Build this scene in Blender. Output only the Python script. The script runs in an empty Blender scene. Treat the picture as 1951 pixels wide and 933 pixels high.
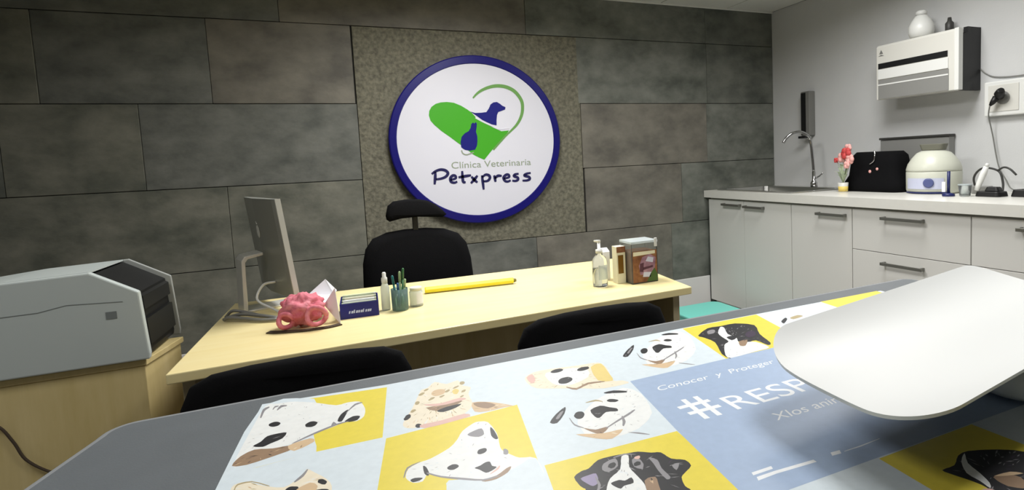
import bpy, bmesh, math, random
from mathutils import Vector, Matrix, noise
random.seed(7)
scene = bpy.context.scene
COL = scene.collection
R = math.radians

# ------------------------------------------------------------------ materials
def lin(c):
    return tuple(((v/255)/12.92 if v/255 <= .04045 else ((v/255+.055)/1.055)**2.4) for v in c)

def mat(name, rgb, rough=.5, metal=0, spec=.5, var=0, scale=6, stretch=(1,1,1), bump=0, bscale=60, trans=0, ior=1.45, coat=0, rgb2=None, emit=0, detail=4):
    m = bpy.data.materials.new(name); m.use_nodes = True
    nt = m.node_tree; b = nt.nodes['Principled BSDF']
    b.inputs['Base Color'].default_value = (*lin(rgb), 1)
    b.inputs['Roughness'].default_value = rough; b.inputs['Metallic'].default_value = metal
    b.inputs['Specular IOR Level'].default_value = spec
    b.inputs['Transmission Weight'].default_value = trans; b.inputs['IOR'].default_value = ior
    b.inputs['Coat Weight'].default_value = coat
    if var or bump or rgb2:
        tc = nt.nodes.new('ShaderNodeTexCoord'); mp = nt.nodes.new('ShaderNodeMapping')
        geo = nt.nodes.new('ShaderNodeNewGeometry')
        mp.inputs['Scale'].default_value = stretch
        nt.links.new(geo.outputs['Position'], mp.inputs['Vector'])
    if var or rgb2:
        n = nt.nodes.new('ShaderNodeTexNoise'); n.inputs['Scale'].default_value = scale; n.inputs['Detail'].default_value = detail; n.inputs['Roughness'].default_value = .6
        nt.links.new(mp.outputs[0], n.inputs['Vector'])
        cr = nt.nodes.new('ShaderNodeValToRGB')
        c1 = lin(rgb); c2 = lin(rgb2) if rgb2 else tuple(v*(1+var) for v in c1)
        c1 = c1 if rgb2 else tuple(v*(1-var) for v in c1)
        cr.color_ramp.elements[0].color = (*c1, 1); cr.color_ramp.elements[1].color = (*c2, 1)
        cr.color_ramp.elements[0].position = .32; cr.color_ramp.elements[1].position = .68
        nt.links.new(n.outputs['Fac'], cr.inputs[0]); nt.links.new(cr.outputs[0], b.inputs['Base Color'])
    if bump:
        n2 = nt.nodes.new('ShaderNodeTexNoise'); n2.inputs['Scale'].default_value = bscale; n2.inputs['Detail'].default_value = 5
        nt.links.new(mp.outputs[0], n2.inputs['Vector'])
        bp = nt.nodes.new('ShaderNodeBump'); bp.inputs['Strength'].default_value = bump; bp.inputs['Distance'].default_value = .01
        nt.links.new(n2.outputs['Fac'], bp.inputs['Height']); nt.links.new(bp.outputs[0], b.inputs['Normal'])
    return m

def slate(name, rgb, rgb2, off):
    """riven slate: two layers of cloud over a grey ground, low gloss"""
    m = mat(name, rgb, rough=.62, rgb2=rgb2, scale=4.6, stretch=(1,1,1.5), bump=.35, bscale=9, detail=9)
    nt = m.node_tree
    mp = [n for n in nt.nodes if n.bl_idname == 'ShaderNodeMapping'][0]
    mp.inputs['Location'].default_value = (off*3.1, off*1.7, off*.9)
    return m

M = {}
M['slate'] = [slate('slate_%s' % n, a, b, i) for i, (n, a, b) in enumerate((
    ('ash', (80,84,77), (126,128,120)), ('coal', (75,79,73), (116,118,110)), ('moss', (85,88,79), (130,129,117)), ('smoke', (82,85,80), (123,124,117)), ('dusk', (92,89,82), (128,124,113))))]
M['rough_stone'] = mat('rough_stone', (88,86,74), rough=.8, rgb2=(130,127,110), scale=42, bump=.5, bscale=55, detail=6)
M['joint'] = mat('stone_joint', (40,40,37), rough=.9)
M['plaster'] = mat('white_plaster', (206,207,207), rough=.75, var=.02, scale=3, bump=.06, bscale=120)
M['plaster_dim'] = mat('grey_plaster', (150,149,146), rough=.8, var=.02, scale=3)
M['ceiling'] = mat('ceiling_board', (222,222,216), rough=.85, var=.02, scale=5)
M['dark_gap'] = mat('dark_gap', (45,45,42), rough=.9)
M['floor'] = mat('grey_floor_tile', (135,132,126), rough=.45, var=.06, scale=4)
M['skirting'] = mat('white_skirting', (226,224,222), rough=.5)
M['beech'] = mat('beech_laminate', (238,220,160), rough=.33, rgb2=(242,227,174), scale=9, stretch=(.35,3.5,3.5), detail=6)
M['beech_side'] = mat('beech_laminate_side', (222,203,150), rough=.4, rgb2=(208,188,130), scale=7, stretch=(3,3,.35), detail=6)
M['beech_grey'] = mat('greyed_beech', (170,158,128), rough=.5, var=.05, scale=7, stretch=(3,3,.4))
M['print_grey'] = mat('printer_grey', (190,198,196), rough=.45, spec=.4)
M['print_rim'] = mat('printer_rim', (168,172,170), rough=.45)
M['print_black'] = mat('printer_black', (17,18,19), rough=.45)
M['print_slot'] = mat('printer_slot', (26,27,27), rough=.4)
M['badge'] = mat('badge_grey', (120,126,126), rough=.5)
M['groove'] = mat('groove_grey', (120,126,124), rough=.6)
M['black_cloth'] = mat('black_upholstery', (13,13,15), rough=.9, spec=.15, bump=.15, bscale=300)
M['black_plastic'] = mat('black_plastic', (18,18,19), rough=.45)
M['alu'] = mat('brushed_aluminium', (178,180,174), rough=.42, metal=.75, spec=.5)
M['alu_light'] = mat('light_aluminium_edge', (214,214,208), rough=.38, metal=.4)
M['logo_pale'] = mat('pale_logo', (205,206,200), rough=.4)
M['screen'] = mat('dark_screen', (14,15,18), rough=.1)
M['steel'] = mat('stainless_steel', (196,196,192), rough=.28, metal=1, bump=.02, bscale=200)
M['chrome'] = mat('chrome', (190,190,190), rough=.15, metal=1)
M['cab'] = mat('white_cabinet_front', (223,222,217), rough=.38)
M['carcass'] = mat('white_cabinet_body', (204,203,197), rough=.5)
M['handle'] = mat('grey_metal_handle', (128,128,122), rough=.35, metal=.7)
M['counter'] = mat('pale_worktop', (226,225,218), rough=.3, var=.012, scale=30)
M['white_plastic'] = mat('white_plastic', (226,227,224), rough=.35)
M['warm_white'] = mat('warm_white_plastic', (214,213,206), rough=.4)
M['grey_panel'] = mat('grey_panel', (136,136,133), rough=.4)
M['mid_grey'] = mat('mid_grey_plastic', (120,120,116), rough=.45)
M['dark_grey'] = mat('dark_grey_plastic', (58,58,56), rough=.45)
M['red_petal'] = mat('red_petal', (196,70,70), rough=.6, var=.2, scale=80)
M['pink_petal'] = mat('pink_petal', (236,176,170), rough=.6, var=.08, scale=80)
M['leaf'] = mat('pale_leaf', (176,190,160), rough=.5, var=.15, scale=60)
M['yellow_band'] = mat('yellow_band', (232,205,110), rough=.5)
M['cooker'] = mat('cream_enamel', (206,208,194), rough=.35)
M['lilac_label'] = mat('lilac_label', (198,202,224), rough=.4)
M['blue_dot'] = mat('blue_badge', (84,92,140), rough=.4)
M['navy'] = mat('navy_plastic', (30,38,92), rough=.4)
M['olive_grey'] = mat('olive_grey_plastic', (112,112,100), rough=.5)
M['clear'] = mat('clear_plastic', (240,244,244), rough=.06, trans=.92, ior=1.18, spec=.4)
M['frost'] = mat('frosted_plastic', (226,234,236), rough=.3, trans=.55, ior=1.2)
M['aqua_glass'] = mat('aqua_plastic', (176,208,204), rough=.12, trans=.8, ior=1.2)
M['green'] = mat('green_plastic', (52,104,62), rough=.45)
M['sage'] = mat('sage_green', (150,176,132), rough=.5)
M['teal'] = mat('teal_plastic', (24,104,104), rough=.4)
M['blue_pen'] = mat('blue_plastic', (44,84,136), rough=.4)
M['paper'] = mat('white_paper', (236,237,242), rough=.7)
M['card'] = mat('cream_card', (226,222,196), rough=.7)
M['mint_card'] = mat('mint_card', (205,216,190), rough=.7)
M['navy_box'] = mat('navy_card', (14,22,112), rough=.35)
M['silver_text'] = mat('silver_lettering', (190,200,236), rough=.5)
M['pink'] = mat('pink_fabric', (222,140,150), rough=.7, rgb2=(196,84,104), scale=26, bump=.3, bscale=60)
M['strap'] = mat('dark_strap', (70,58,46), rough=.7)
M['yellow'] = mat('yellow_plastic', (236,222,48), rough=.4)
M['ochre'] = mat('olive_tip', (120,112,52), rough=.5)
M['amber'] = mat('amber_glass', (116,84,28), rough=.25)
M['biscuit'] = mat('biscuit_brown', (150,104,66), rough=.7, rgb2=(110,66,42), scale=40)
M['mauve'] = mat('mauve_print', (176,140,158), rough=.5, rgb2=(120,84,108), scale=30)
M['plum_print'] = mat('plum_print', (84,50,66), rough=.5)
M['leaf_print'] = mat('green_print', (70,98,48), rough=.5)
M['turquoise'] = mat('turquoise_plastic', (130,226,212), rough=.5)
M['table_grey'] = mat('slate_grey_vinyl', (97,102,106), rough=.55, var=.05, scale=14, bump=.08, bscale=400)
M['table_rim'] = mat('edge_highlight_grey', (140,143,146), rough=.45)  # highlight on the rounded table edge, put into a lighter grey
M['pedestal'] = mat('grey_enamel', (150,152,152), rough=.4)
M['tray'] = mat('white_enamel', (216,218,217), rough=.42)
M['scale_body'] = mat('scale_body', (205,210,208), rough=.4)
M['sign_white'] = mat('sign_white', (226,226,236), rough=.3)
M['sign_blue'] = mat('sign_blue', (20,16,108), rough=.3)
M['sign_green'] = mat('sign_green', (72,170,40), rough=.35)
M['sign_olive'] = mat('sign_olive', (110,160,86), rough=.35)
M['sign_navy'] = mat('sign_navy', (24,26,120), rough=.35)
M['sign_text'] = mat('sign_grey_text', (150,162,140), rough=.4)
M['sign_ink'] = mat('sign_ink', (34,32,84), rough=.4)
PC = dict(pale=(216,227,234), yellow=(230,212,76), blue=(164,183,211), white=(234,236,235), ink=(38,38,42), grey=(142,140,144), brown=(152,126,102),
          tan=(214,186,150), cream=(236,226,204), olive=(176,160,122), rose=(222,184,174), gold=(228,206,130), lilac=(150,140,172), plum=(58,44,66), paper=(238,241,244))
for k, v in PC.items():
    M['ink_'+k] = mat('print_'+k, v, rough=.42, var=.03 if k not in ('ink',) else .1, scale=90)

# ------------------------------------------------------------------ mesh builder
WL = {}                                   # world location of every object made here
class MB:
    def __init__(s): s.v = []; s.f = []; s.mi = []; s.sm = []
    def add(s, vs, fs, mi=0, smooth=False):
        o = len(s.v); s.v += [Vector(p) for p in vs]
        for f in fs: s.f.append([i+o for i in f]); s.mi.append(mi); s.sm.append(smooth)
        return s
    def box(s, lo, hi, mi=0, rot=None, piv=None):
        x0,y0,z0 = lo; x1,y1,z1 = hi
        vs = [Vector(p) for p in ((x0,y0,z0),(x1,y0,z0),(x1,y1,z0),(x0,y1,z0),(x0,y0,z1),(x1,y0,z1),(x1,y1,z1),(x0,y1,z1))]
        if rot is not None:
            c = Vector(piv) if piv else (Vector(lo)+Vector(hi))/2
            vs = [rot @ (p-c)+c for p in vs]
        return s.add(vs, [(0,3,2,1),(4,5,6,7),(0,1,5,4),(1,2,6,5),(2,3,7,6),(3,0,4,7)], mi)
    def prism(s, a, b, mi=0, smooth=False):
        """closed solid between two matching outlines"""
        n = len(a); s.add(list(a)+list(b), [tuple(range(n))[::-1], tuple(range(n,2*n))], mi)
        return s.add(list(a)+list(b), [(i,(i+1)%n,n+(i+1)%n,n+i) for i in range(n)], mi, smooth)
    def lathe(s, prof, c, mi=0, n=28, smooth=True, axis=None):
        """prof: (radius, height) pairs; axis: rotation matrix"""
        c = Vector(c); vs = []
        for r, z in prof:
            for i in range(n):
                a = 2*math.pi*i/n; p = Vector((r*math.cos(a), r*math.sin(a), z))
                vs.append((axis @ p if axis else p)+c)
        fs = [(j*n+i, j*n+(i+1)%n, (j+1)*n+(i+1)%n, (j+1)*n+i) for j in range(len(prof)-1) for i in range(n)]
        s.add(vs, fs, mi, smooth)
        k = len(prof)-1
        if prof[0][0] > 1e-5: s.add(vs[:n], [tuple(range(n))[::-1]], mi)
        if prof[k][0] > 1e-5: s.add(vs[k*n:], [tuple(range(n))], mi)
        return s
    def tube(s, pts, r, mi=0, n=10, smooth=True):
        pts = [Vector(p) for p in pts]; k = len(pts); rs = r if isinstance(r, (list, tuple)) else [r]*k
        vs = []; ref = None
        for i, p in enumerate(pts):
            t = (pts[min(i+1,k-1)]-pts[max(i-1,0)]).normalized()
            if ref is None: ref = t.orthogonal().normalized()
            ref = (ref-t*ref.dot(t)).normalized(); b = t.cross(ref)
            for j in range(n):
                a = 2*math.pi*j/n; vs.append(p+(ref*math.cos(a)+b*math.sin(a))*rs[i])
        fs = [(i*n+j, i*n+(j+1)%n, (i+1)*n+(j+1)%n, (i+1)*n+j) for i in range(k-1) for j in range(n)]
        s.add(vs, fs, mi, smooth); s.add(vs[:n], [tuple(range(n))[::-1]], mi); s.add(vs[-n:], [tuple(range(n))], mi)
        return s
    def ball(s, c, r, mi=0, n=14, m=9, fn=None):
        c = Vector(c); rr = r if isinstance(r, (tuple, list)) else (r,r,r); vs = []
        for j in range(m+1):
            t = math.pi*j/m
            for i in range(n):
                a = 2*math.pi*i/n; d = Vector((math.sin(t)*math.cos(a), math.sin(t)*math.sin(a), math.cos(t)))
                k = fn(d) if fn else 1
                vs.append(c+Vector((d.x*rr[0], d.y*rr[1], d.z*rr[2]))*k)
        return s.add(vs, [(j*n+i, (j+1)*n+i, (j+1)*n+(i+1)%n, j*n+(i+1)%n) for j in range(m) for i in range(n)], mi, True)
    def build(s, name, mats, parent=None, bevel=0, seg=2, kind=None, sub=0, base=None):
        lo = Vector([min(p[i] for p in s.v) for i in range(3)]); hi = Vector([max(p[i] for p in s.v) for i in range(3)])
        o0 = Vector(base) if base else Vector(((lo.x+hi.x)/2, (lo.y+hi.y)/2, lo.z))
        me = bpy.data.meshes.new(name); me.from_pydata([p-o0 for p in s.v], [], s.f)
        for m in (mats if isinstance(mats, (list, tuple)) else [mats]): me.materials.append(M[m] if isinstance(m, str) else m)
        for p, mi, sm in zip(me.polygons, s.mi, s.sm): p.material_index = mi; p.use_smooth = sm
        bm = bmesh.new(); bm.from_mesh(me); bmesh.ops.remove_doubles(bm, verts=bm.verts, dist=1e-6)
        bmesh.ops.recalc_face_normals(bm, faces=bm.faces); bm.to_mesh(me); bm.free()
        o = bpy.data.objects.new(name, me); COL.objects.link(o)
        if parent: o.parent = parent; o.location = o0-WL[parent.name]
        else: o.location = o0
        WL[o.name] = o0
        if bevel:
            b = o.modifiers.new('bevel', 'BEVEL'); b.width = bevel; b.segments = seg; b.limit_method = 'ANGLE'; b.angle_limit = R(40)
        if sub:
            b = o.modifiers.new('smooth', 'SUBSURF'); b.levels = b.render_levels = sub
        if kind: o['kind'] = kind
        return o

def tag(o, label, cat, group=None):
    o['label'] = label; o['category'] = cat
    if group: o['group'] = group
    return o
def thing(name, label, cat, loc, group=None):
    o = bpy.data.objects.new(name, None); COL.objects.link(o); o.location = loc; o.empty_display_size = .05
    WL[o.name] = Vector(loc); return tag(o, label, cat, group)
def bx(name, lo, hi, m, parent=None, bevel=.002, kind=None, seg=2):
    return MB().box(lo, hi).build(name, m, parent, bevel, seg, kind)
def rrect(x0, y0, x1, y1, r, n=6):
    """rounded rectangle outline, counter clockwise"""
    out = []
    for cx, cy, a0 in ((x1-r,y1-r,0),(x0+r,y1-r,90),(x0+r,y0+r,180),(x1-r,y0+r,270)):
        for i in range(n+1):
            a = R(a0+90*i/n); out.append((cx+r*math.cos(a), cy+r*math.sin(a)))
    return out
def arc_pts(pts, per=6):
    """Catmull-Rom through 3D points"""
    P = [Vector(p) for p in pts]; P = [P[0]*2-P[1]]+P+[P[-1]*2-P[-2]]; out = []
    for i in range(1, len(P)-2):
        for k in range(per):
            t = k/per; a,b,c,d = P[i-1],P[i],P[i+1],P[i+2]
            out.append(.5*((2*b)+(c-a)*t+(2*a-5*b+4*c-d)*t*t+(3*b-a-3*c+d)*t**3))
    out.append(P[-2]); return out
def copy_tree(o, parent=None, loc=None):
    c = o.copy(); COL.objects.link(c); c.parent = parent
    if loc is not None: c.location = loc
    for ch in list(o.children): copy_tree(ch, c)
    return c
def text_verts(body, size, shear=0):
    """flat outline of lettering in the built-in face, as (verts, faces) in x,y"""
    cu = bpy.data.curves.new('lettering', 'FONT'); cu.body = body; cu.size = size; cu.shear = shear; cu.fill_mode = 'FRONT' if hasattr(cu, 'fill_mode') else cu.fill_mode
    ob = bpy.data.objects.new('lettering', cu); COL.objects.link(ob)
    dg = bpy.context.evaluated_depsgraph_get(); me = ob.evaluated_get(dg).to_mesh()
    vs = [v.co.copy() for v in me.vertices]; fs = [tuple(p.vertices) for p in me.polygons]
    ob.evaluated_get(dg).to_mesh_clear(); bpy.data.objects.remove(ob); bpy.data.curves.remove(cu)
    return vs, fs
POSTER_ART = [
('yellow',1,[(-112.0,939.0),(59.0,916.0),(38.0,743.0),(-40.0,745.0),(-128.0,737.0),(-128.0,802.0)]),
('pale',2,[(-45.0,926.0),(-115.0,939.0),(-139.0,704.0),(-125.0,735.0),(-63.0,743.0),(-39.0,744.0),(-43.0,795.0),(-42.0,839.0)]),
('yellow',1,[(42.0,738.0),(220.0,750.0),(196.0,600.0),(175.0,483.0),(6.0,511.0),(22.0,617.0)]),
('yellow',1,[(198.0,580.0),(372.0,575.0),(362.0,433.0),(356.0,387.0),(176.0,461.0),(187.0,516.0)]),
('yellow',1,[(618.0,923.0),(804.0,923.0),(761.0,751.0),(583.0,742.0)]),
('blue',1,[(399.0,743.0),(373.0,577.0),(353.0,417.0),(690.0,417.0),(860.0,417.0),(905.0,750.0),(700.0,747.0)]),
('yellow',1,[(528.0,415.0),(690.0,416.0),(692.0,255.0),(512.0,255.0)]),
('yellow',1,[(190.0,416.0),(352.0,416.0),(345.0,255.0),(180.0,255.0)]),
('yellow',1,[(-140.0,416.0),(20.0,416.0),(12.0,255.0),(-160.0,255.0)]),
('yellow',1,[(990.0,925.0),(1170.0,925.0),(1150.0,747.0),(965.0,747.0)]),
('white',2,[(-111.0,934.0),(-94.0,935.0),(-73.0,931.0),(-44.0,910.0),(-15.0,883.0),(1.0,885.0),(17.0,879.0),(23.0,849.0),(20.0,822.0),(10.0,811.0),(-6.0,817.0),(-16.0,810.0),(-41.0,799.0),(-65.0,785.0),(-83.0,780.0),(-99.0,771.0),(-119.0,757.0),(-129.0,758.0),(-123.0,833.0)]),
('brown',3,[(-124.0,779.0),(-110.0,790.0),(-89.0,782.0),(-72.0,780.0),(-65.0,768.0),(-87.0,759.0),(-114.0,752.0),(-130.0,758.0)]),
('tan',3,[(-72.0,780.0),(-47.0,788.0),(-42.0,775.0),(-64.0,761.0)]),
('ink',3,[(-86.0,859.0),(-86.0,855.0),(-88.0,851.0),(-92.0,850.0),(-95.0,851.0),(-98.0,854.0),(-100.0,858.0),(-100.0,863.0),(-97.0,866.0),(-94.0,867.0),(-91.0,866.0),(-88.0,863.0)]),
('ink',3,[(-39.0,834.0),(-40.0,829.0),(-42.0,825.0),(-46.0,823.0),(-49.0,824.0),(-53.0,827.0),(-54.0,831.0),(-54.0,836.0),(-51.0,840.0),(-48.0,842.0),(-44.0,841.0),(-41.0,838.0)]),
('ink',3,[(-113.0,801.0),(-105.0,810.0),(-99.0,823.0),(-87.0,825.0),(-76.0,822.0),(-80.0,806.0),(-93.0,798.0),(-101.0,793.0)]),
('ink',3,[(-14.0,825.0),(-9.0,846.0),(1.0,858.0),(-5.0,832.0),(-9.0,820.0)]),
('ink',3,[(-5.0,819.0),(6.0,830.0),(15.0,826.0),(11.0,814.0),(1.0,813.0)]),
('grey',3,[(-112.0,892.0),(-110.0,916.0),(-105.0,925.0),(-106.0,930.0),(-113.0,924.0),(-114.0,895.0)]),
('grey',3,[(-93.0,908.0),(-88.0,917.0),(-82.0,918.0),(-82.0,922.0),(-90.0,926.0),(-94.0,912.0)]),
('grey',3,[(-99.0,914.0),(-97.0,921.0),(-93.0,923.0),(-93.0,926.0),(-98.0,927.0),(-100.0,916.0)]),
('grey',3,[(-65.0,784.0),(-41.0,798.0),(-16.0,811.0),(-1.0,815.0),(-1.0,817.0),(-16.0,816.0),(-42.0,803.0),(-66.0,786.0)]),
('grey',3,[(-2.0,847.0),(11.0,868.0),(20.0,872.0),(20.0,875.0),(10.0,874.0),(-2.0,849.0)]),
('grey',3,[(-21.0,811.0),(-18.0,816.0),(-16.0,812.0),(-15.0,815.0),(-19.0,825.0),(-22.0,814.0)]),
('cream',2,[(67.0,773.0),(84.0,814.0),(99.0,858.0),(106.0,876.0),(116.0,880.0),(130.0,898.0),(145.0,880.0),(164.0,886.0),(166.0,862.0),(176.0,847.0),(167.0,823.0),(164.0,782.0),(147.0,759.0),(127.0,752.0),(99.0,748.0),(76.0,750.0),(67.0,758.0)]),
('tan',3,[(165.0,790.0),(189.0,778.0),(214.0,750.0),(201.0,751.0),(178.0,750.0),(161.0,758.0)]),
('brown',4,[(166.0,787.0),(182.0,782.0),(193.0,765.0),(180.0,759.0),(168.0,772.0)]),
('rose',3,[(100.0,819.0),(124.0,811.0),(152.0,816.0),(160.0,807.0),(137.0,801.0),(115.0,804.0)]),
('brown',3,[(102.0,806.0),(116.0,786.0),(145.0,795.0),(153.0,805.0),(130.0,802.0)]),
('ink',4,[(114.0,787.0),(129.0,794.0),(150.0,794.0),(140.0,784.0),(122.0,779.0)]),
('olive',3,[(109.0,863.0),(108.0,860.0),(106.0,857.0),(104.0,855.0),(101.0,854.0),(100.0,855.0),(99.0,856.0),(99.0,859.0),(101.0,861.0),(104.0,864.0),(106.0,865.0),(108.0,864.0)]),
('olive',3,[(120.0,837.0),(119.0,835.0),(117.0,832.0),(114.0,830.0),(112.0,829.0),(110.0,829.0),(109.0,830.0),(110.0,833.0),(112.0,835.0),(114.0,838.0),(117.0,839.0),(119.0,838.0)]),
('olive',3,[(117.0,875.0),(116.0,873.0),(115.0,871.0),(113.0,869.0),(111.0,868.0),(109.0,869.0),(109.0,870.0),(109.0,872.0),(111.0,874.0),(113.0,876.0),(115.0,876.0),(116.0,876.0)]),
('olive',3,[(145.0,854.0),(145.0,852.0),(143.0,849.0),(141.0,847.0),(139.0,846.0),(137.0,847.0),(136.0,849.0),(137.0,851.0),(139.0,853.0),(141.0,855.0),(143.0,856.0),(145.0,856.0)]),
('olive',3,[(161.0,862.0),(160.0,860.0),(158.0,858.0),(155.0,856.0),(153.0,855.0),(151.0,855.0),(150.0,856.0),(151.0,858.0),(153.0,860.0),(155.0,862.0),(158.0,863.0),(160.0,864.0)]),
('olive',3,[(167.0,841.0),(166.0,838.0),(165.0,836.0),(163.0,834.0),(161.0,834.0),(159.0,834.0),(159.0,836.0),(160.0,838.0),(161.0,841.0),(163.0,842.0),(165.0,843.0),(167.0,842.0)]),
('olive',3,[(134.0,838.0),(134.0,836.0),(132.0,834.0),(130.0,832.0),(128.0,831.0),(126.0,832.0),(126.0,833.0),(126.0,835.0),(128.0,837.0),(130.0,838.0),(132.0,839.0),(134.0,839.0)]),
('olive',3,[(97.0,831.0),(96.0,828.0),(95.0,825.0),(93.0,823.0),(92.0,823.0),(90.0,824.0),(90.0,827.0),(90.0,830.0),(91.0,833.0),(93.0,835.0),(95.0,835.0),(96.0,834.0)]),
('olive',3,[(88.0,807.0),(88.0,804.0),(86.0,802.0),(84.0,800.0),(82.0,799.0),(81.0,800.0),(80.0,802.0),(81.0,805.0),(82.0,807.0),(84.0,809.0),(86.0,809.0),(87.0,809.0)]),
('olive',3,[(160.0,822.0),(159.0,820.0),(158.0,818.0),(156.0,817.0),(155.0,816.0),(154.0,817.0),(153.0,818.0),(154.0,820.0),(155.0,821.0),(157.0,823.0),(158.0,823.0),(159.0,823.0)]),
('tan',3,[(138.0,853.0),(136.0,846.0),(132.0,842.0),(126.0,840.0),(121.0,841.0),(118.0,846.0),(117.0,852.0),(119.0,858.0),(123.0,863.0),(129.0,865.0),(134.0,863.0),(138.0,859.0)]),
('gold',4,[(157.0,843.0),(155.0,838.0),(153.0,834.0),(151.0,832.0),(148.0,834.0),(147.0,837.0),(147.0,843.0),(148.0,848.0),(151.0,852.0),(153.0,853.0),(155.0,852.0),(157.0,848.0)]),
('ink',3,[(79.0,794.0),(79.0,790.0),(78.0,785.0),(75.0,781.0),(73.0,779.0),(70.0,779.0),(69.0,781.0),(69.0,785.0),(71.0,789.0),(73.0,794.0),(76.0,796.0),(78.0,796.0)]),
('ink',3,[(88.0,753.0),(87.0,750.0),(86.0,748.0),(84.0,747.0),(82.0,748.0),(81.0,750.0),(80.0,753.0),(81.0,757.0),(82.0,759.0),(84.0,760.0),(86.0,759.0),(88.0,756.0)]),
('olive',4,[(172.0,871.0),(171.0,868.0),(169.0,865.0),(167.0,864.0),(165.0,865.0),(164.0,868.0),(164.0,871.0),(165.0,874.0),(166.0,877.0),(169.0,878.0),(171.0,877.0),(172.0,875.0)]),
('rose',3,[(86.0,754.0),(114.0,754.0),(147.0,759.0),(152.0,747.0),(119.0,742.0),(91.0,742.0)]),
('white',2,[(151.0,724.0),(159.0,725.0),(169.0,717.0),(171.0,681.0),(165.0,645.0),(166.0,633.0),(172.0,620.0),(178.0,610.0),(195.0,599.0),(187.0,553.0),(150.0,579.0),(146.0,584.0),(129.0,586.0),(109.0,598.0),(84.0,618.0),(77.0,628.0),(69.0,614.0),(59.0,616.0),(53.0,630.0),(58.0,648.0),(71.0,656.0),(85.0,659.0),(109.0,673.0),(122.0,689.0),(133.0,709.0)]),
('pale',2,[(95.0,602.0),(129.0,586.0),(163.0,590.0),(195.0,599.0),(180.0,504.0),(175.0,483.0),(68.0,502.0),(88.0,579.0)]),
('ink',3,[(111.0,627.0),(110.0,624.0),(107.0,622.0),(104.0,621.0),(101.0,622.0),(99.0,624.0),(98.0,627.0),(99.0,630.0),(102.0,632.0),(105.0,633.0),(108.0,632.0),(110.0,630.0)]),
('ink',3,[(149.0,647.0),(148.0,644.0),(145.0,641.0),(142.0,640.0),(139.0,640.0),(137.0,642.0),(137.0,645.0),(138.0,648.0),(140.0,651.0),(143.0,652.0),(147.0,652.0),(149.0,650.0)]),
('ink',3,[(126.0,613.0),(133.0,615.0),(140.0,619.0),(145.0,618.0),(145.0,608.0),(149.0,603.0),(142.0,598.0),(135.0,597.0),(130.0,607.0)]),
('ink',3,[(74.0,646.0),(77.0,642.0),(78.0,628.0),(76.0,622.0),(73.0,629.0)]),
('ink',3,[(57.0,623.0),(62.0,625.0),(70.0,621.0),(66.0,617.0),(59.0,617.0)]),
('ink',3,[(168.0,702.0),(170.0,690.0),(169.0,668.0),(165.0,667.0),(163.0,679.0)]),
('grey',3,[(137.0,697.0),(146.0,702.0),(157.0,704.0),(156.0,687.0),(148.0,683.0),(139.0,690.0)]),
('brown',3,[(127.0,585.0),(144.0,586.0),(158.0,595.0),(164.0,596.0),(157.0,586.0),(142.0,579.0),(130.0,580.0)]),
('grey',3,[(171.0,631.0),(170.0,627.0),(168.0,624.0),(166.0,624.0),(165.0,625.0),(164.0,627.0),(165.0,631.0),(166.0,635.0),(167.0,638.0),(169.0,638.0),(170.0,637.0),(171.0,634.0)]),
('grey',3,[(76.0,627.0),(88.0,612.0),(108.0,596.0),(128.0,583.0),(146.0,583.0),(146.0,585.0),(129.0,586.0),(109.0,600.0),(89.0,615.0),(77.0,629.0)]),
('rose',4,[(139.0,592.0),(149.0,597.0),(153.0,603.0),(152.0,604.0),(148.0,600.0),(139.0,593.0)]),
('grey',3,[(52.0,632.0),(58.0,649.0),(72.0,657.0),(72.0,658.0),(57.0,652.0),(51.0,633.0)]),
('cream',2,[(-123.0,693.0),(-121.0,709.0),(-109.0,709.0),(-89.0,689.0),(-70.0,676.0),(-59.0,685.0),(-51.0,697.0),(-48.0,706.0),(-39.0,692.0),(-28.0,673.0),(-22.0,653.0),(-24.0,614.0),(-37.0,592.0),(-114.0,632.0)]),
('ink',3,[(-55.0,666.0),(-55.0,662.0),(-57.0,660.0),(-60.0,659.0),(-64.0,661.0),(-67.0,663.0),(-68.0,667.0),(-68.0,670.0),(-66.0,673.0),(-63.0,674.0),(-59.0,672.0),(-56.0,670.0)]),
('ink',3,[(-27.0,663.0),(-28.0,661.0),(-29.0,660.0),(-32.0,662.0),(-34.0,665.0),(-36.0,668.0),(-36.0,672.0),(-35.0,674.0),(-33.0,674.0),(-31.0,673.0),(-29.0,670.0),(-27.0,666.0)]),
('ink',3,[(-41.0,651.0),(-32.0,652.0),(-24.0,645.0),(-28.0,626.0),(-38.0,626.0)]),
('grey',3,[(-59.0,681.0),(-51.0,690.0),(-47.0,703.0),(-48.0,705.0),(-53.0,695.0),(-60.0,684.0)]),
('olive',3,[(-119.0,696.0),(-117.0,706.0),(-103.0,705.0),(-86.0,687.0),(-86.0,689.0),(-104.0,708.0),(-118.0,709.0),(-120.0,697.0)]),
('tan',3,[(-59.0,661.0),(-44.0,672.0),(-36.0,660.0),(-43.0,639.0)]),
('cream',2,[(263.0,842.0),(283.0,856.0),(312.0,855.0),(356.0,846.0),(392.0,841.0),(393.0,810.0),(378.0,759.0),(390.0,752.0),(394.0,738.0),(352.0,739.0),(318.0,759.0),(290.0,775.0),(264.0,791.0),(258.0,818.0)]),
('white',3,[(298.0,842.0),(344.0,841.0),(363.0,819.0),(350.0,791.0),(316.0,776.0),(295.0,787.0),(291.0,811.0)]),
('ink',4,[(328.0,841.0),(326.0,838.0),(321.0,835.0),(315.0,834.0),(310.0,835.0),(307.0,837.0),(306.0,841.0),(309.0,845.0),(314.0,848.0),(320.0,849.0),(325.0,848.0),(328.0,845.0)]),
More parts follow.
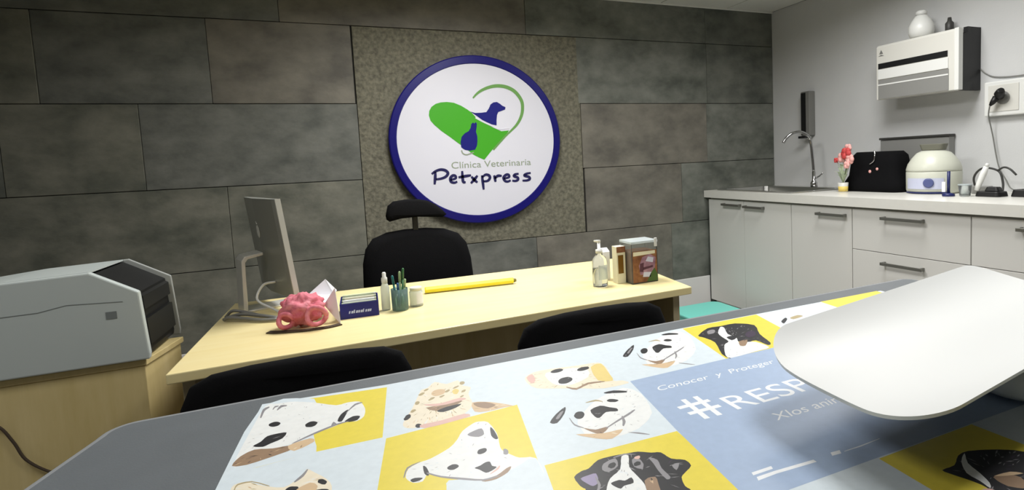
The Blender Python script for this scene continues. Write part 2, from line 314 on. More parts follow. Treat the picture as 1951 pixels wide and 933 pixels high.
('ink',4,[(369.0,828.0),(367.0,824.0),(361.0,821.0),(355.0,820.0),(350.0,821.0),(347.0,824.0),(347.0,827.0),(350.0,831.0),(355.0,834.0),(361.0,835.0),(366.0,834.0),(369.0,832.0)]),
('ink',4,[(326.0,797.0),(322.0,791.0),(316.0,787.0),(310.0,785.0),(304.0,787.0),(301.0,791.0),(302.0,797.0),(305.0,803.0),(311.0,808.0),(318.0,809.0),(323.0,808.0),(326.0,803.0)]),
('rose',3,[(264.0,839.0),(277.0,849.0),(273.0,821.0),(263.0,813.0)]),
('brown',4,[(305.0,769.0),(314.0,755.0),(338.0,764.0),(363.0,761.0),(364.0,764.0),(340.0,771.0),(317.0,761.0),(306.0,773.0)]),
('gold',3,[(372.0,828.0),(394.0,834.0),(386.0,789.0),(378.0,759.0),(358.0,771.0)]),
('white',2,[(277.0,665.0),(326.0,709.0),(378.0,726.0),(390.0,693.0),(372.0,634.0),(334.0,604.0),(295.0,599.0),(270.0,616.0),(270.0,640.0)]),
('ink',3,[(241.0,675.0),(257.0,694.0),(277.0,709.0),(268.0,690.0),(249.0,669.0)]),
('grey',4,[(252.0,682.0),(264.0,696.0),(270.0,698.0),(256.0,680.0)]),
('ink',3,[(291.0,675.0),(288.0,670.0),(284.0,666.0),(280.0,665.0),(277.0,667.0),(276.0,670.0),(276.0,676.0),(279.0,681.0),(283.0,685.0),(287.0,686.0),(291.0,684.0),(292.0,680.0)]),
('ink',3,[(303.0,682.0),(321.0,688.0),(330.0,677.0),(337.0,669.0),(334.0,661.0),(319.0,666.0),(304.0,655.0),(300.0,661.0)]),
('ink',3,[(351.0,690.0),(349.0,689.0),(345.0,688.0),(341.0,690.0),(338.0,692.0),(336.0,696.0),(337.0,699.0),(339.0,700.0),(342.0,701.0),(346.0,699.0),(349.0,696.0),(351.0,693.0)]),
('ink',3,[(345.0,725.0),(361.0,725.0),(376.0,714.0),(374.0,709.0),(359.0,715.0),(347.0,720.0)]),
('brown',3,[(273.0,640.0),(285.0,628.0),(300.0,628.0),(301.0,624.0),(289.0,615.0),(281.0,619.0)]),
('tan',3,[(258.0,629.0),(288.0,615.0),(316.0,612.0),(293.0,597.0),(276.0,607.0)]),
('grey',3,[(268.0,673.0),(266.0,652.0),(273.0,639.0),(274.0,641.0),(268.0,655.0),(269.0,674.0)]),
('grey',3,[(299.0,624.0),(321.0,634.0),(342.0,643.0),(355.0,651.0),(356.0,654.0),(343.0,648.0),(322.0,638.0),(299.0,626.0)]),
('grey',3,[(331.0,644.0),(325.0,630.0),(320.0,621.0),(321.0,619.0),(329.0,629.0),(333.0,644.0)]),
('grey',3,[(318.0,601.0),(327.0,592.0),(337.0,584.0),(338.0,585.0),(329.0,595.0),(318.0,602.0)]),
('olive',3,[(308.0,706.0),(322.0,704.0),(329.0,698.0),(330.0,700.0),(324.0,709.0),(309.0,708.0)]),
('white',2,[(478.0,838.0),(539.0,893.0),(598.0,917.0),(603.0,880.0),(570.0,811.0),(524.0,773.0),(481.0,764.0),(459.0,781.0),(465.0,809.0)]),
('ink',3,[(442.0,846.0),(464.0,870.0),(488.0,889.0),(474.0,866.0),(449.0,840.0)]),
('grey',4,[(456.0,856.0),(471.0,872.0),(478.0,876.0),(459.0,854.0)]),
('ink',3,[(495.0,851.0),(491.0,845.0),(486.0,840.0),(481.0,838.0),(478.0,840.0),(478.0,844.0),(480.0,850.0),(484.0,857.0),(489.0,861.0),(494.0,863.0),(497.0,861.0),(497.0,857.0)]),
('ink',3,[(510.0,860.0),(529.0,868.0),(536.0,856.0),(542.0,848.0),(537.0,839.0),(523.0,843.0),(504.0,829.0),(501.0,835.0)]),
('ink',3,[(561.0,874.0),(559.0,872.0),(555.0,871.0),(551.0,872.0),(548.0,875.0),(547.0,879.0),(548.0,882.0),(551.0,884.0),(555.0,885.0),(558.0,884.0),(561.0,881.0),(562.0,877.0)]),
('ink',3,[(563.0,913.0),(580.0,914.0),(593.0,903.0),(589.0,897.0),(575.0,903.0),(564.0,907.0)]),
('brown',3,[(468.0,809.0),(478.0,796.0),(494.0,797.0),(494.0,793.0),(479.0,781.0),(472.0,786.0)]),
('tan',3,[(450.0,795.0),(478.0,782.0),(507.0,781.0),(479.0,761.0),(464.0,771.0)]),
('grey',3,[(470.0,846.0),(463.0,822.0),(467.0,808.0),(469.0,810.0),(466.0,825.0),(471.0,847.0)]),
('grey',3,[(491.0,793.0),(517.0,806.0),(541.0,819.0),(557.0,829.0),(558.0,832.0),(543.0,824.0),(519.0,811.0),(492.0,796.0)]),
('grey',3,[(530.0,819.0),(521.0,802.0),(513.0,791.0),(513.0,789.0),(524.0,801.0),(532.0,819.0)]),
('grey',3,[(506.0,768.0),(514.0,758.0),(523.0,750.0),(524.0,751.0),(516.0,761.0),(507.0,770.0)]),
('olive',3,[(520.0,888.0),(534.0,887.0),(540.0,880.0),(541.0,883.0),(538.0,893.0),(521.0,890.0)]),
('ink',2,[(618.0,871.0),(661.0,899.0),(690.0,897.0),(726.0,896.0),(750.0,867.0),(720.0,818.0),(702.0,770.0),(689.0,762.0),(689.0,793.0),(668.0,792.0),(657.0,806.0),(638.0,804.0),(604.0,772.0),(590.0,741.0),(592.0,767.0),(620.0,822.0),(620.0,854.0)]),
('white',3,[(686.0,892.0),(690.0,885.0),(670.0,849.0),(671.0,826.0),(656.0,800.0),(670.0,794.0),(683.0,786.0),(683.0,752.0),(649.0,748.0),(594.0,744.0),(594.0,760.0),(625.0,802.0),(644.0,814.0),(650.0,840.0),(659.0,864.0)]),
('ink',4,[(656.0,835.0),(674.0,836.0),(670.0,823.0),(653.0,816.0)]),
('grey',3,[(662.0,877.0),(657.0,871.0),(651.0,867.0),(645.0,866.0),(641.0,867.0),(640.0,871.0),(643.0,876.0),(647.0,882.0),(654.0,886.0),(660.0,887.0),(664.0,886.0),(665.0,882.0)]),
('plum',3,[(718.0,827.0),(711.0,819.0),(702.0,814.0),(694.0,812.0),(690.0,814.0),(690.0,819.0),(693.0,827.0),(701.0,834.0),(710.0,840.0),(718.0,842.0),(722.0,840.0),(722.0,834.0)]),
('brown',4,[(660.0,804.0),(678.0,803.0),(654.0,780.0),(646.0,785.0)]),
('ink',2,[(218.0,542.0),(230.0,549.0),(239.0,550.0),(256.0,561.0),(274.0,561.0),(292.0,558.0),(305.0,555.0),(317.0,546.0),(327.0,541.0),(330.0,524.0),(342.0,514.0),(341.0,501.0),(328.0,493.0),(319.0,487.0),(313.0,472.0),(314.0,458.0),(303.0,403.0),(183.0,466.0),(218.0,509.0),(217.0,524.0)]),
('lilac',3,[(223.0,536.0),(233.0,538.0),(242.0,537.0),(237.0,521.0),(229.0,517.0),(225.0,525.0)]),
('grey',3,[(258.0,551.0),(275.0,555.0),(270.0,539.0),(256.0,533.0),(251.0,540.0)]),
('ink',4,[(270.0,544.0),(269.0,542.0),(266.0,539.0),(264.0,538.0),(261.0,538.0),(260.0,540.0),(259.0,542.0),(261.0,545.0),(263.0,547.0),(266.0,548.0),(269.0,548.0),(270.0,547.0)]),
('white',3,[(283.0,555.0),(291.0,553.0),(280.0,531.0),(279.0,513.0),(278.0,495.0),(271.0,476.0),(252.0,443.0),(215.0,462.0),(238.0,504.0),(251.0,521.0),(269.0,532.0)]),
('ink',4,[(248.0,513.0),(258.0,514.0),(263.0,510.0),(272.0,512.0),(269.0,502.0),(258.0,502.0),(252.0,499.0),(248.0,507.0)]),
('grey',3,[(290.0,543.0),(298.0,544.0),(297.0,529.0),(290.0,521.0),(285.0,529.0)]),
('ink',4,[(295.0,532.0),(294.0,530.0),(292.0,529.0),(289.0,529.0),(287.0,529.0),(286.0,531.0),(287.0,533.0),(288.0,535.0),(290.0,536.0),(293.0,537.0),(295.0,536.0),(296.0,534.0)]),
('rose',3,[(301.0,544.0),(300.0,542.0),(298.0,541.0),(296.0,541.0),(295.0,542.0),(294.0,543.0),(294.0,545.0),(295.0,546.0),(297.0,547.0),(299.0,547.0),(301.0,547.0),(302.0,545.0)]),
('grey',3,[(309.0,538.0),(315.0,529.0),(310.0,512.0),(309.0,493.0),(303.0,491.0),(304.0,509.0),(307.0,524.0)]),
('grey',3,[(323.0,512.0),(332.0,511.0),(322.0,501.0)]),
('brown',3,[(281.0,500.0),(295.0,501.0),(290.0,486.0),(281.0,465.0),(270.0,468.0)]),
('grey',3,[(238.0,531.0),(234.0,516.0),(227.0,505.0),(228.0,503.0),(237.0,515.0),(239.0,531.0)]),
('grey',3,[(274.0,556.0),(288.0,556.0),(299.0,551.0),(299.0,552.0),(289.0,559.0),(275.0,558.0)]),
('ink',2,[(564.0,369.0),(584.0,369.0),(606.0,379.0),(625.0,380.0),(655.0,367.0),(674.0,351.0),(667.0,326.0),(622.0,297.0),(573.0,294.0),(559.0,311.0),(571.0,329.0),(570.0,343.0),(565.0,359.0)]),
('white',3,[(597.0,370.0),(617.0,379.0),(600.0,365.0),(591.0,347.0),(582.0,333.0),(573.0,327.0),(577.0,339.0),(580.0,354.0)]),
('brown',3,[(595.0,337.0),(612.0,335.0),(618.0,324.0),(605.0,310.0),(591.0,321.0)]),
('tan',4,[(598.0,338.0),(620.0,335.0),(628.0,327.0),(610.0,332.0)]),
('rose',3,[(562.0,329.0),(572.0,327.0),(572.0,318.0),(553.0,314.0)]),
('ink',2,[(811.0,858.0),(836.0,873.0),(832.0,863.0),(805.0,844.0)]),
('olive',2,[(844.0,868.0),(871.0,874.0),(874.0,862.0),(842.0,856.0)]),
('paper',3,[(389.0,459.0),(416.0,459.0),(414.0,454.0),(387.0,454.0)]),
('paper',3,[(388.0,450.0),(412.0,450.0),(465.0,447.0),(465.0,442.0),(411.0,445.0),(385.0,444.0)]),
('paper',3,[(493.0,449.0),(506.0,448.0),(502.0,442.0),(489.0,443.0)]),
('paper',3,[(508.0,443.0),(533.0,442.0),(566.0,444.0),(567.0,445.0),(535.0,444.0),(509.0,444.0)])]
SIGN_ART = {'heart':[(588.0,1544.0),(592.0,1571.0),(607.0,1596.0),(633.0,1614.0),(664.0,1623.0),(702.0,1626.0),(745.0,1621.0),(789.0,1603.0),(826.0,1580.0),(853.0,1560.0),(887.0,1521.0),(937.0,1490.0),(995.0,1459.0),(1041.0,1439.0),(1093.0,1443.0),(1067.0,1410.0),(1024.0,1372.0),(978.0,1326.0),(918.0,1260.0),(885.0,1275.0),(847.0,1296.0),(798.0,1340.0),(755.0,1372.0),(707.0,1411.0),(659.0,1447.0),(618.0,1485.0),(596.0,1512.0)],'loop':[(868.0,1650.0),(891.0,1674.0),(923.0,1697.0),(964.0,1715.0),(1007.0,1726.0),(1051.0,1728.0),(1098.0,1719.0),(1141.0,1697.0),(1173.0,1662.0),(1192.0,1621.0),(1191.0,1568.0),(1175.0,1521.0),(1147.0,1479.0),(1109.0,1443.0),(1066.0,1406.0),(1020.0,1361.0),(980.0,1321.0)],'dog':[(848.0,1565.0),(876.0,1557.0),(915.0,1558.0),(949.0,1562.0),(967.0,1585.0),(979.0,1610.0),(998.0,1623.0),(1022.0,1626.0),(1042.0,1614.0),(1056.0,1602.0),(1077.0,1593.0),(1074.0,1578.0),(1049.0,1569.0),(1027.0,1562.0),(1018.0,1543.0),(1013.0,1511.0),(1011.0,1477.0),(979.0,1484.0),(951.0,1497.0),(919.0,1513.0),(885.0,1539.0)],'gap':[(876.0,1527.0),(925.0,1500.0),(976.0,1476.0),(1028.0,1452.0),(1094.0,1459.0)],'cat':[(848.0,1489.0),(859.0,1497.0),(866.0,1490.0),(877.0,1500.0),(883.0,1488.0),(879.0,1461.0),(874.0,1440.0),(881.0,1410.0),(880.0,1378.0),(875.0,1350.0),(862.0,1326.0),(829.0,1321.0),(797.0,1327.0),(775.0,1343.0),(772.0,1375.0),(781.0,1409.0),(803.0,1431.0),(827.0,1443.0),(841.0,1462.0)],'tail':[(775.0,1325.0),(783.0,1305.0),(805.0,1296.0),(832.0,1303.0),(853.0,1309.0)],'pet':[[(605.0,1199.0),(601.0,1161.0),(595.0,1120.0)],[(582.0,1185.0),(605.0,1201.0),(638.0,1210.0),(667.0,1203.0),(681.0,1185.0),(667.0,1165.0),(637.0,1154.0),(604.0,1151.0)],[(694.0,1142.0),(727.0,1151.0),(725.0,1167.0),(708.0,1168.0),(694.0,1151.0),(698.0,1131.0),(718.0,1124.0),(736.0,1130.0)],[(771.0,1195.0),(771.0,1158.0),(774.0,1126.0),(789.0,1123.0)],[(745.0,1156.0),(787.0,1161.0),(826.0,1165.0)],[(828.0,1157.0),(842.0,1138.0),(864.0,1117.0)],[(867.0,1161.0),(847.0,1139.0),(822.0,1114.0)],[(896.0,1161.0),(899.0,1119.0),(902.0,1069.0)],[(897.0,1148.0),(920.0,1164.0),(942.0,1158.0),(947.0,1141.0),(931.0,1124.0),(902.0,1122.0)],[(976.0,1157.0),(980.0,1136.0),(983.0,1114.0)],[(979.0,1136.0),(1000.0,1152.0),(1027.0,1151.0)],[(1039.0,1132.0),(1075.0,1140.0),(1072.0,1156.0),(1054.0,1155.0),(1038.0,1138.0),(1047.0,1117.0),(1066.0,1112.0),(1085.0,1119.0)],[(1142.0,1159.0),(1118.0,1156.0),(1109.0,1145.0),(1133.0,1134.0),(1135.0,1120.0),(1118.0,1113.0),(1096.0,1116.0)],[(1226.0,1160.0),(1196.0,1156.0),(1181.0,1145.0),(1212.0,1134.0),(1217.0,1120.0),(1199.0,1112.0),(1166.0,1112.0)]],'under':[(612.0,1009.0),(802.0,1001.0),(1029.0,1009.0)],'clin':[(703.0,1217.0),(1231.0,1213.0)],'disc':[(397.0,1452.0),(1405.0,1350.0),(882.0,1863.0),(882.0,912.0)]}
TRAY = dict(x=.7945, y=.4911, rot=7.17, L=.6231, W=.253, r=.0699, z=.9641, rise=.0265, near=.494, tilt=.0307, sh=.2167, base=(.16,0,.34,.2))
LIGHTS = [(.65,2.35,.6,.6,36), (1.2,.6,.6,.6,16), (2.3,1.9,.6,.6,25), (-1.0,.9,.6,.6,12)]  # last entry is an added fill that brightens the printer side
EXPOSURE = -.06

# ================================================================== the setting
WY, WX, CZ = 3.6, 3.36, 2.346           # stone wall, right wall, ceiling
LX, FY = -2.3, -1.6                     # left wall and the wall behind
b = MB().box((LX-.1,FY-.1,-.1), (WX+.1,WY+.1,0)); b.build('floor', 'floor', kind='structure')
def walls():
    w = MB(); S = len(M['slate'])
    w.box((LX, WY+.012, 0), (WX, WY+.1, CZ), S)
    rows = [((0,.27),[LX,-1.26,.18,1.62,2.9,WX]), ((.27,.722),[LX,-1.98,-.9,.18,1.258,2.34,WX]),
            ((.722,1.172),[LX,-1.6,-.512,.182,'p',1.64,2.447,WX]), ((1.172,1.62),[LX,-1.425,-.871,.182,'p',1.63,2.69,WX]),
            ((1.62,2.072),[LX,-1.98,-1.259,-.541,.176,'p',1.615,2.704,WX]), ((2.072,CZ),[LX,-1.63,-.189,1.258,2.7,WX])]
    g = .0022; k = 0
    for (z0,z1), xs in rows:
        for a, c in zip(xs, xs[1:]):
            if a == 'p' or c == 'p': continue
            if a == .18 and z0 < .3: pass
            d = random.choice((0,.0015,.003))
            w.box((a+.0009, WY-d, z0+g*.8), (c-.0009, WY+.03, z1-g*.8), k % S if random.random() < .8 else (k*2+1) % S); k += 1
    w.box((.182+g, WY-.001, .722+g), (1.63-g, WY+.03, 2.072-g), S+1)      # the rougher stone field behind the sign
    o = w.build('wall_back', M['slate']+[M['joint'], M['rough_stone']], bevel=.0025, kind='structure')
walls()
MB().box((WX,FY,0),(WX+.1,WY+.1,CZ)).build('wall_right','plaster',kind='structure')
MB().box((LX-.1,FY,0),(LX,WY+.1,CZ)).build('wall_left','plaster_dim',kind='structure')
MB().box((LX-.1,FY-.1,0),(WX+.1,FY,CZ)).build('wall_front','plaster_dim',kind='structure')
c = MB(); c.box((LX-.1,FY-.1,CZ+.012),(WX+.1,WY+.1,CZ+.1),1)
xs = [LX]+[2.91-.6*k for k in range(8,-1,-1) if 2.91-.6*k > LX+.05]+[WX]; ys = [FY]+[3.6-1.2*k for k in range(4,0,-1) if 3.6-1.2*k > FY+.05]+[WY]
for a,d in zip(xs,xs[1:]):
    for e,f in zip(ys,ys[1:]): c.box((a+.004,e+.004,CZ),(d-.004,f-.004,CZ+.03),0)
c.build('ceiling',['ceiling','dark_gap'],kind='structure',bevel=.002)
MB().box((LX,WY-.016,0),(2.674,WY-.004,.285)).build('baseboard_back','skirting',kind='structure',bevel=.003)
MB().box((LX,WY-.014,CZ-.012),(WX,WY-.004,CZ)).build('trim_1','ceiling',kind='structure',bevel=.002)

# ================================================================== round wall sign
SX, SZ = .895, 1.386
def disc(rx, rz, y0, y1, n=96):
    a = [(SX+rx*math.cos(2*math.pi*i/n), y0, SZ+rz*math.sin(2*math.pi*i/n)) for i in range(n)]
    return a, [(p[0], y1, p[2]) for p in a]
sign = thing('wall_sign','round white clinic sign with blue rim, green heart and dog and cat on stone wall','sign',(SX,3.596,SZ))
w = MB()
n = 96
def ring(rx,rz,y): return [(SX+rx*math.cos(2*math.pi*i/n), y, SZ+rz*math.sin(2*math.pi*i/n)) for i in range(n)]
loops = [ring(.545,.524,3.596), ring(.552,.531,3.592), ring(.552,.531,3.556), ring(.546,.525,3.551), ring(.510,.483,3.551), ring(.506,.479,3.556), ring(.506,.479,3.596)]
vs = [p for l in loops for p in l]; L = len(loops)
w.add(vs, [(j*n+i, j*n+(i+1)%n, ((j+1)%L)*n+(i+1)%n, ((j+1)%L)*n+i) for j in range(L) for i in range(n)], 0, False)
w.build('rim','sign_blue',sign)
a, d = disc(.506,.479,3.557,3.596); face = MB().prism(a,d).build('face','sign_white',sign)
face['label'] = 'white glossy round panel'
def flat(poly, y, th=.0012): return [(x/1000,y,z/1000) for x,z in poly], [(x/1000,y+th,z/1000) for x,z in poly]
def stroke(pts, w0, y, taper=None, per=6):
    P = arc_pts([(x/1000,0,z/1000) for x,z in pts], per); k = len(P); l = []; r = []
    for i, p in enumerate(P):
        t = (P[min(i+1,k-1)]-P[max(i-1,0)]); t.y = 0; t.normalize(); nn = Vector((-t.z,0,t.x))
        ww = w0*(taper(i/(k-1)) if taper else 1)/2
        l.append(p+nn*ww); r.append(p-nn*ww)
    o = MB(); vs = [(q.x,y,q.z) for q in l+r]+[(q.x,y+.0012,q.z) for q in l+r]
    fs = []
    for i in range(k-1): fs += [(i,i+1,k+i+1,k+i),(2*k+i,3*k+i,3*k+i+1,2*k+i+1),(i,2*k+i,2*k+i+1,i+1),(k+i,k+i+1,3*k+i+1,3*k+i)]
    fs += [(0,k,3*k,2*k),(k-1,3*k-1,4*k-1,2*k-1)]
    return vs, fs
SA = SIGN_ART
MB().prism(*flat(SA['heart'],3.5555)).build('heart_shape','sign_green',sign)
MB().add(*stroke(SA['loop'],.0165,3.5553,lambda t:.5+.9*math.sin(math.pi*min(1,t*1.15))**.7 if t<.85 else .75)).build('heart_outline','sign_olive',sign)
MB().prism(*flat(SA['dog'],3.5547)).build('dog_silhouette','sign_navy',sign)
MB().add(*stroke(SA['gap'],.008,3.5545)).build('white_swoosh','sign_white',sign)
MB().prism(*flat(SA['cat'],3.5547)).build('cat_silhouette','sign_navy',sign)
MB().add(*stroke(SA['tail'],.007,3.5545)).build('cat_tail','sign_text',sign)
w = MB()
for l in SA['pet']: w.add(*stroke(l,.0165,3.5550,lambda t:.75+.35*math.sin(math.pi*t)))
w.build('clinic_name_lettering','sign_ink',sign)
v,f = text_verts('Clínica Veterinaria', .062)
sx = .528/max(p.x for p in v)
MB().add([(.703+p.x*sx, 3.5556, 1.209+p.y*.95+.004) for p in v], f).build('clinic_type_lettering','sign_text',sign)

# ================================================================== desk and what stands behind it
TZ = .74
FL,FR,BR,BL = Vector((-.407,1.67,0)),Vector((1.195,1.715,0)),Vector((1.27,2.435,0)),Vector((-.365,2.485,0))
def dk(u,v,z):
    p = FL.lerp(FR,u).lerp(BL.lerp(BR,u),v); return Vector((p.x,p.y,z))
def slab(u0,u1,v0,v1,z0,z1): return [dk(u0,v0,z0),dk(u1,v0,z0),dk(u1,v1,z0),dk(u0,v1,z0)],[dk(u0,v0,z1),dk(u1,v0,z1),dk(u1,v1,z1),dk(u0,v1,z1)]
desk = thing('office_desk','long pale beech office desk in front of the stone wall','desk',dk(.5,.5,0))
MB().prism(*slab(0,1,0,1,TZ-.027,TZ)).build('desk_top','beech',desk,bevel=.003)
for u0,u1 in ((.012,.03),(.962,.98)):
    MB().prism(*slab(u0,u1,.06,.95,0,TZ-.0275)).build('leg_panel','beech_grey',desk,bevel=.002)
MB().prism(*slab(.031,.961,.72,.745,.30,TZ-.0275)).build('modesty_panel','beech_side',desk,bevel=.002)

def outline_slab(pts, y0, y1, bulge):
    """upholstered pad from an x,z outline: two faces set in from a fat edge"""
    cx = sum(p[0] for p in pts)/len(pts); cz = sum(p[1] for p in pts)/len(pts); n = len(pts); loops = []
    for k, dy in ((.80,0),(.95,.12),(1,.35),(1,.65),(.95,.88),(.80,1)):
        loops.append([(cx+(x-cx)*k, y0+(y1-y0)*dy - (bulge*(1-((x-cx)/(max(q[0] for q in pts)-cx))**2)), cz+(z-cz)*k) for x,z in pts])
    vs = [p for l in loops for p in l]
    fs = [(j*n+i,j*n+(i+1)%n,(j+1)*n+(i+1)%n,(j+1)*n+i) for j in range(5) for i in range(n)]
    return vs, fs+[tuple(range(n))[::-1], tuple(range(5*n,6*n))]
ox, oy = .378, 2.86
oc = thing('office_chair','black swivel office chair with headrest behind the beech desk','chair',(ox,oy,0))
pts = [(.118,.55),(.112,.66),(.117,.78),(.133,.85),(.168,.897),(.235,.921),(.32,.929),(.42,.928),(.51,.917),(.575,.889),(.612,.84),(.63,.76),(.637,.66),(.63,.55),(.56,.515),(.2,.515)]
o = MB().add(*outline_slab(pts,2.80,2.87,-.02), 0, True).build('backrest','black_cloth',oc); o['label']='rounded black fabric backrest'
pts = [(.234,1.004),(.246,1.05),(.272,1.07),(.33,1.076),(.395,1.073),(.435,1.063),(.47,1.043),(.5,1.016),(.52,.99),(.50,.978),(.44,.983),(.38,.988),(.30,.985),(.25,.975),(.237,.985)]
MB().add(*outline_slab(pts,2.80,2.85,-.01),0,True).build('headrest','black_cloth',oc)
MB().box((.357,2.835,.90),(.383,2.853,1.02)).build('headrest_post','black_plastic',oc,bevel=.003)
MB().add([],[]).prism([(ox+x,oy+y,.45) for x,y in rrect(-.24,-.42,.24,.02,.08)],[(ox+x,oy+y,.52) for x,y in rrect(-.24,-.42,.24,.02,.08)]).build('seat','black_cloth',oc,bevel=.015)
MB().box((ox-.03,oy-.1,.40),(ox+.03,oy+.07,.449)).box((ox-.03,oy+.04,.40),(ox+.03,oy+.065,.62)).build('back_bracket','black_plastic',oc,bevel=.004)
MB().lathe([(.03,.12),(.03,.3),(.02,.3),(.02,.44)],(ox,oy-.18,0)).build('gas_column','black_plastic',oc)
for k in range(5):
    a = R(72*k+18); d = Vector((math.cos(a),math.sin(a),0)); p = Vector((ox,oy-.18,0))
    lg = MB().tube([p+d*.02+Vector((0,0,.115)), p+d*.28+Vector((0,0,.075))],[.026,.016]).build('leg','black_plastic',oc)
    MB().lathe([(.027,-.02),(.03,-.012),(.03,.012),(.027,.02)], p+d*.28+Vector((0,0,.03)), axis=Matrix.Rotation(a+R(90),3,'Z')@Matrix.Rotation(R(90),3,'Y')).build('caster','black_plastic',lg)

def guest(x0,x1,ztop,y,label,slope=0):
    cx = (x0+x1)/2; t = thing('visitor_chair',label,'chair',(cx,y+.2,0),'black visitor chairs facing the desk')
    z = ztop; s = (x1-x0)/.47; q = lambda u,v:(cx+u*s,z+v-slope*u)
    pts = [q(-.23,-.33),q(-.237,-.2),q(-.235,-.075),q(-.215,-.03),q(-.175,-.009),q(-.1,0),(cx,z+.003),q(.1,0),q(.175,-.009),q(.215,-.03),q(.235,-.075),q(.237,-.2),q(.23,-.33),q(.15,-.36),q(-.15,-.36)]
    MB().add(*outline_slab(pts,y-.025,y+.025,.02),0,True).build('backrest','black_cloth',t)
    MB().prism([(cx+a,y+.27+d,.42) for a,d in rrect(-.235,-.21,.235,.22,.05)],[(cx+a,y+.27+d,.475) for a,d in rrect(-.235,-.21,.235,.22,.05)]).build('seat','black_cloth',t,bevel=.012)
    for sx in (-1,1):
        MB().tube([(cx+sx*.21,y+.08,.415),(cx+sx*.215,y+.02,0)],.012).build('leg','black_plastic',t)
        MB().tube([(cx+sx*.21,y+.44,.415),(cx+sx*.215,y+.48,0)],.012).build('leg','black_plastic',t)
        MB().tube(arc_pts([(cx+sx*.2,y+.22,.41),(cx+sx*.2,y+.06,.405),(cx+sx*.2,y+.025,.46),(cx+sx*.2,y+.02,.56)]),.011).build('back_frame','black_plastic',t)
    return t
guest(-.325,.152,.806,1.42,'black visitor chair tucked under desk between printer cabinet and table, left one of the two')
guest(.438,.905,.80,1.45,'black visitor chair tucked under the right end of the desk near the treat tub')

# ------------------------------------------------------------------ things on the desk
# silver all-in-one computer seen from behind, nearly edge on
N0 = Vector((-.138,2.14,0)); dirv = Vector((-.30,.954,0)).normalized()       # along the screen, away from the camera
back = Vector((-dirv.y, dirv.x, 0)); back = -back if back.x > 0 else back    # out of its back
cm = thing('desktop_computer','silver all-in-one computer turned away on an L-shaped stand, left end of desk','computer',N0+dirv*.2+Vector((0,0,TZ)))
def scr(u,dn,z):        # u along the panel, dn out of its back; the panel leans a few degrees
    return N0+dirv*u+back*(dn+(z-.93)*.105)+Vector((0,0,z))
W_ = .46
vs=[]; 
prof = [(0,0),(0,.014),(.02,.02),(W_*.5,.035),(W_-.02,.02),(W_,.014),(W_,0)]
w = MB(); w.prism([scr(u,d,.795) for u,d in prof],[scr(u,d,1.142) for u,d in prof]); w.build('display_housing','alu',cm,bevel=.002)
MB().prism([scr(-.0035,-.004,.795),scr(-.0035,.013,.795),scr(-.0005,.013,.795),scr(-.0005,-.004,.795)],[scr(-.0035,-.004,1.142),scr(-.0035,.013,1.142),scr(-.0005,.013,1.142),scr(-.0005,-.004,1.142)]).build('housing_edge','alu_light',cm)
MB().prism([scr(.004,-.004,.86),scr(W_-.004,-.004,.86),scr(W_-.004,-.0005,.86),scr(.004,-.0005,.86)],[scr(.004,-.004,1.138),scr(W_-.004,-.004,1.138),scr(W_-.004,-.0005,1.138),scr(.004,-.0005,1.138)]).build('screen','screen',cm)
# pale fruit-shaped emblem in the middle of the back
u0 = W_*.5; em = [(math.cos(a)*.021*(1-.16*math.exp(-((a-R(90))/.35)**2)-.12*math.exp(-((a-R(270))/.3)**2)-.3*math.exp(-((a-R(10))/.3)**2)), math.sin(a)*.023) for a in [R(10+15*k) for k in range(24)]]
MB().prism([scr(u0+x,.0352,1.02+z) for x,z in em],[scr(u0+x,.0362,1.02+z) for x,z in em]).prism([scr(u0+x,.0352,1.02+z) for x,z in ((-.003,.027),(.004,.027),(.012,.036),(.006,.038))],[scr(u0+x,.0362,1.02+z) for x,z in ((-.003,.027),(.004,.027),(.012,.036),(.006,.038))]).build('emblem','logo_pale',cm)
st = [(.036,.948),(.095,.940),(.106,.925),(.122,TZ+.008),(.122,TZ),(-.09,TZ),(-.09,TZ+.007),(.108,TZ+.007),(.094,.918),(.085,.930),(.036,.938)]
sc_ = lambda u,d,z: N0+dirv*u+back*d+Vector((0,0,z))
MB().prism([sc_(W_*.5-.05,d+(.01 if z>.9 else 0),z) for d,z in st],[sc_(W_*.5+.05,d+(.01 if z>.9 else 0),z) for d,z in st]).build('stand','alu_light',cm,bevel=.002)
cb = MB()
p = scr(W_*.33,.03,.84)
cb.tube(arc_pts([p, p+back*.04+Vector((0,0,-.005)), p+back*.06+Vector((0,-.02,-.05)), (-.205,2.19,TZ+.018),(-.165,2.11,TZ+.008),(-.135,2.07,TZ+.0065)]),.0042)
cb.build('white_cable','white_plastic',cm)
# cables heaped by the foot of the computer
cb = MB()
cb.tube(arc_pts([(-.352,2.20,TZ+.008),(-.30,2.165,TZ+.022),(-.24,2.13,TZ+.016),(-.19,2.10,TZ+.008)]),.006)
cb.tube(arc_pts([(-.355,2.18,TZ+.008),(-.335,2.165,TZ+.016),(-.29,2.14,TZ+.011),(-.24,2.10,TZ+.008),(-.19,2.08,TZ+.008)]),.006)
cb.tube(arc_pts([(-.355,2.215,TZ+.008),(-.33,2.20,TZ+.03),(-.28,2.18,TZ+.02),(-.235,2.15,TZ+.008)]),.005)
tag(cb.build('cable_bundle','mid_grey'),'grey cables heaped on desk corner beside the computer stand','cable')

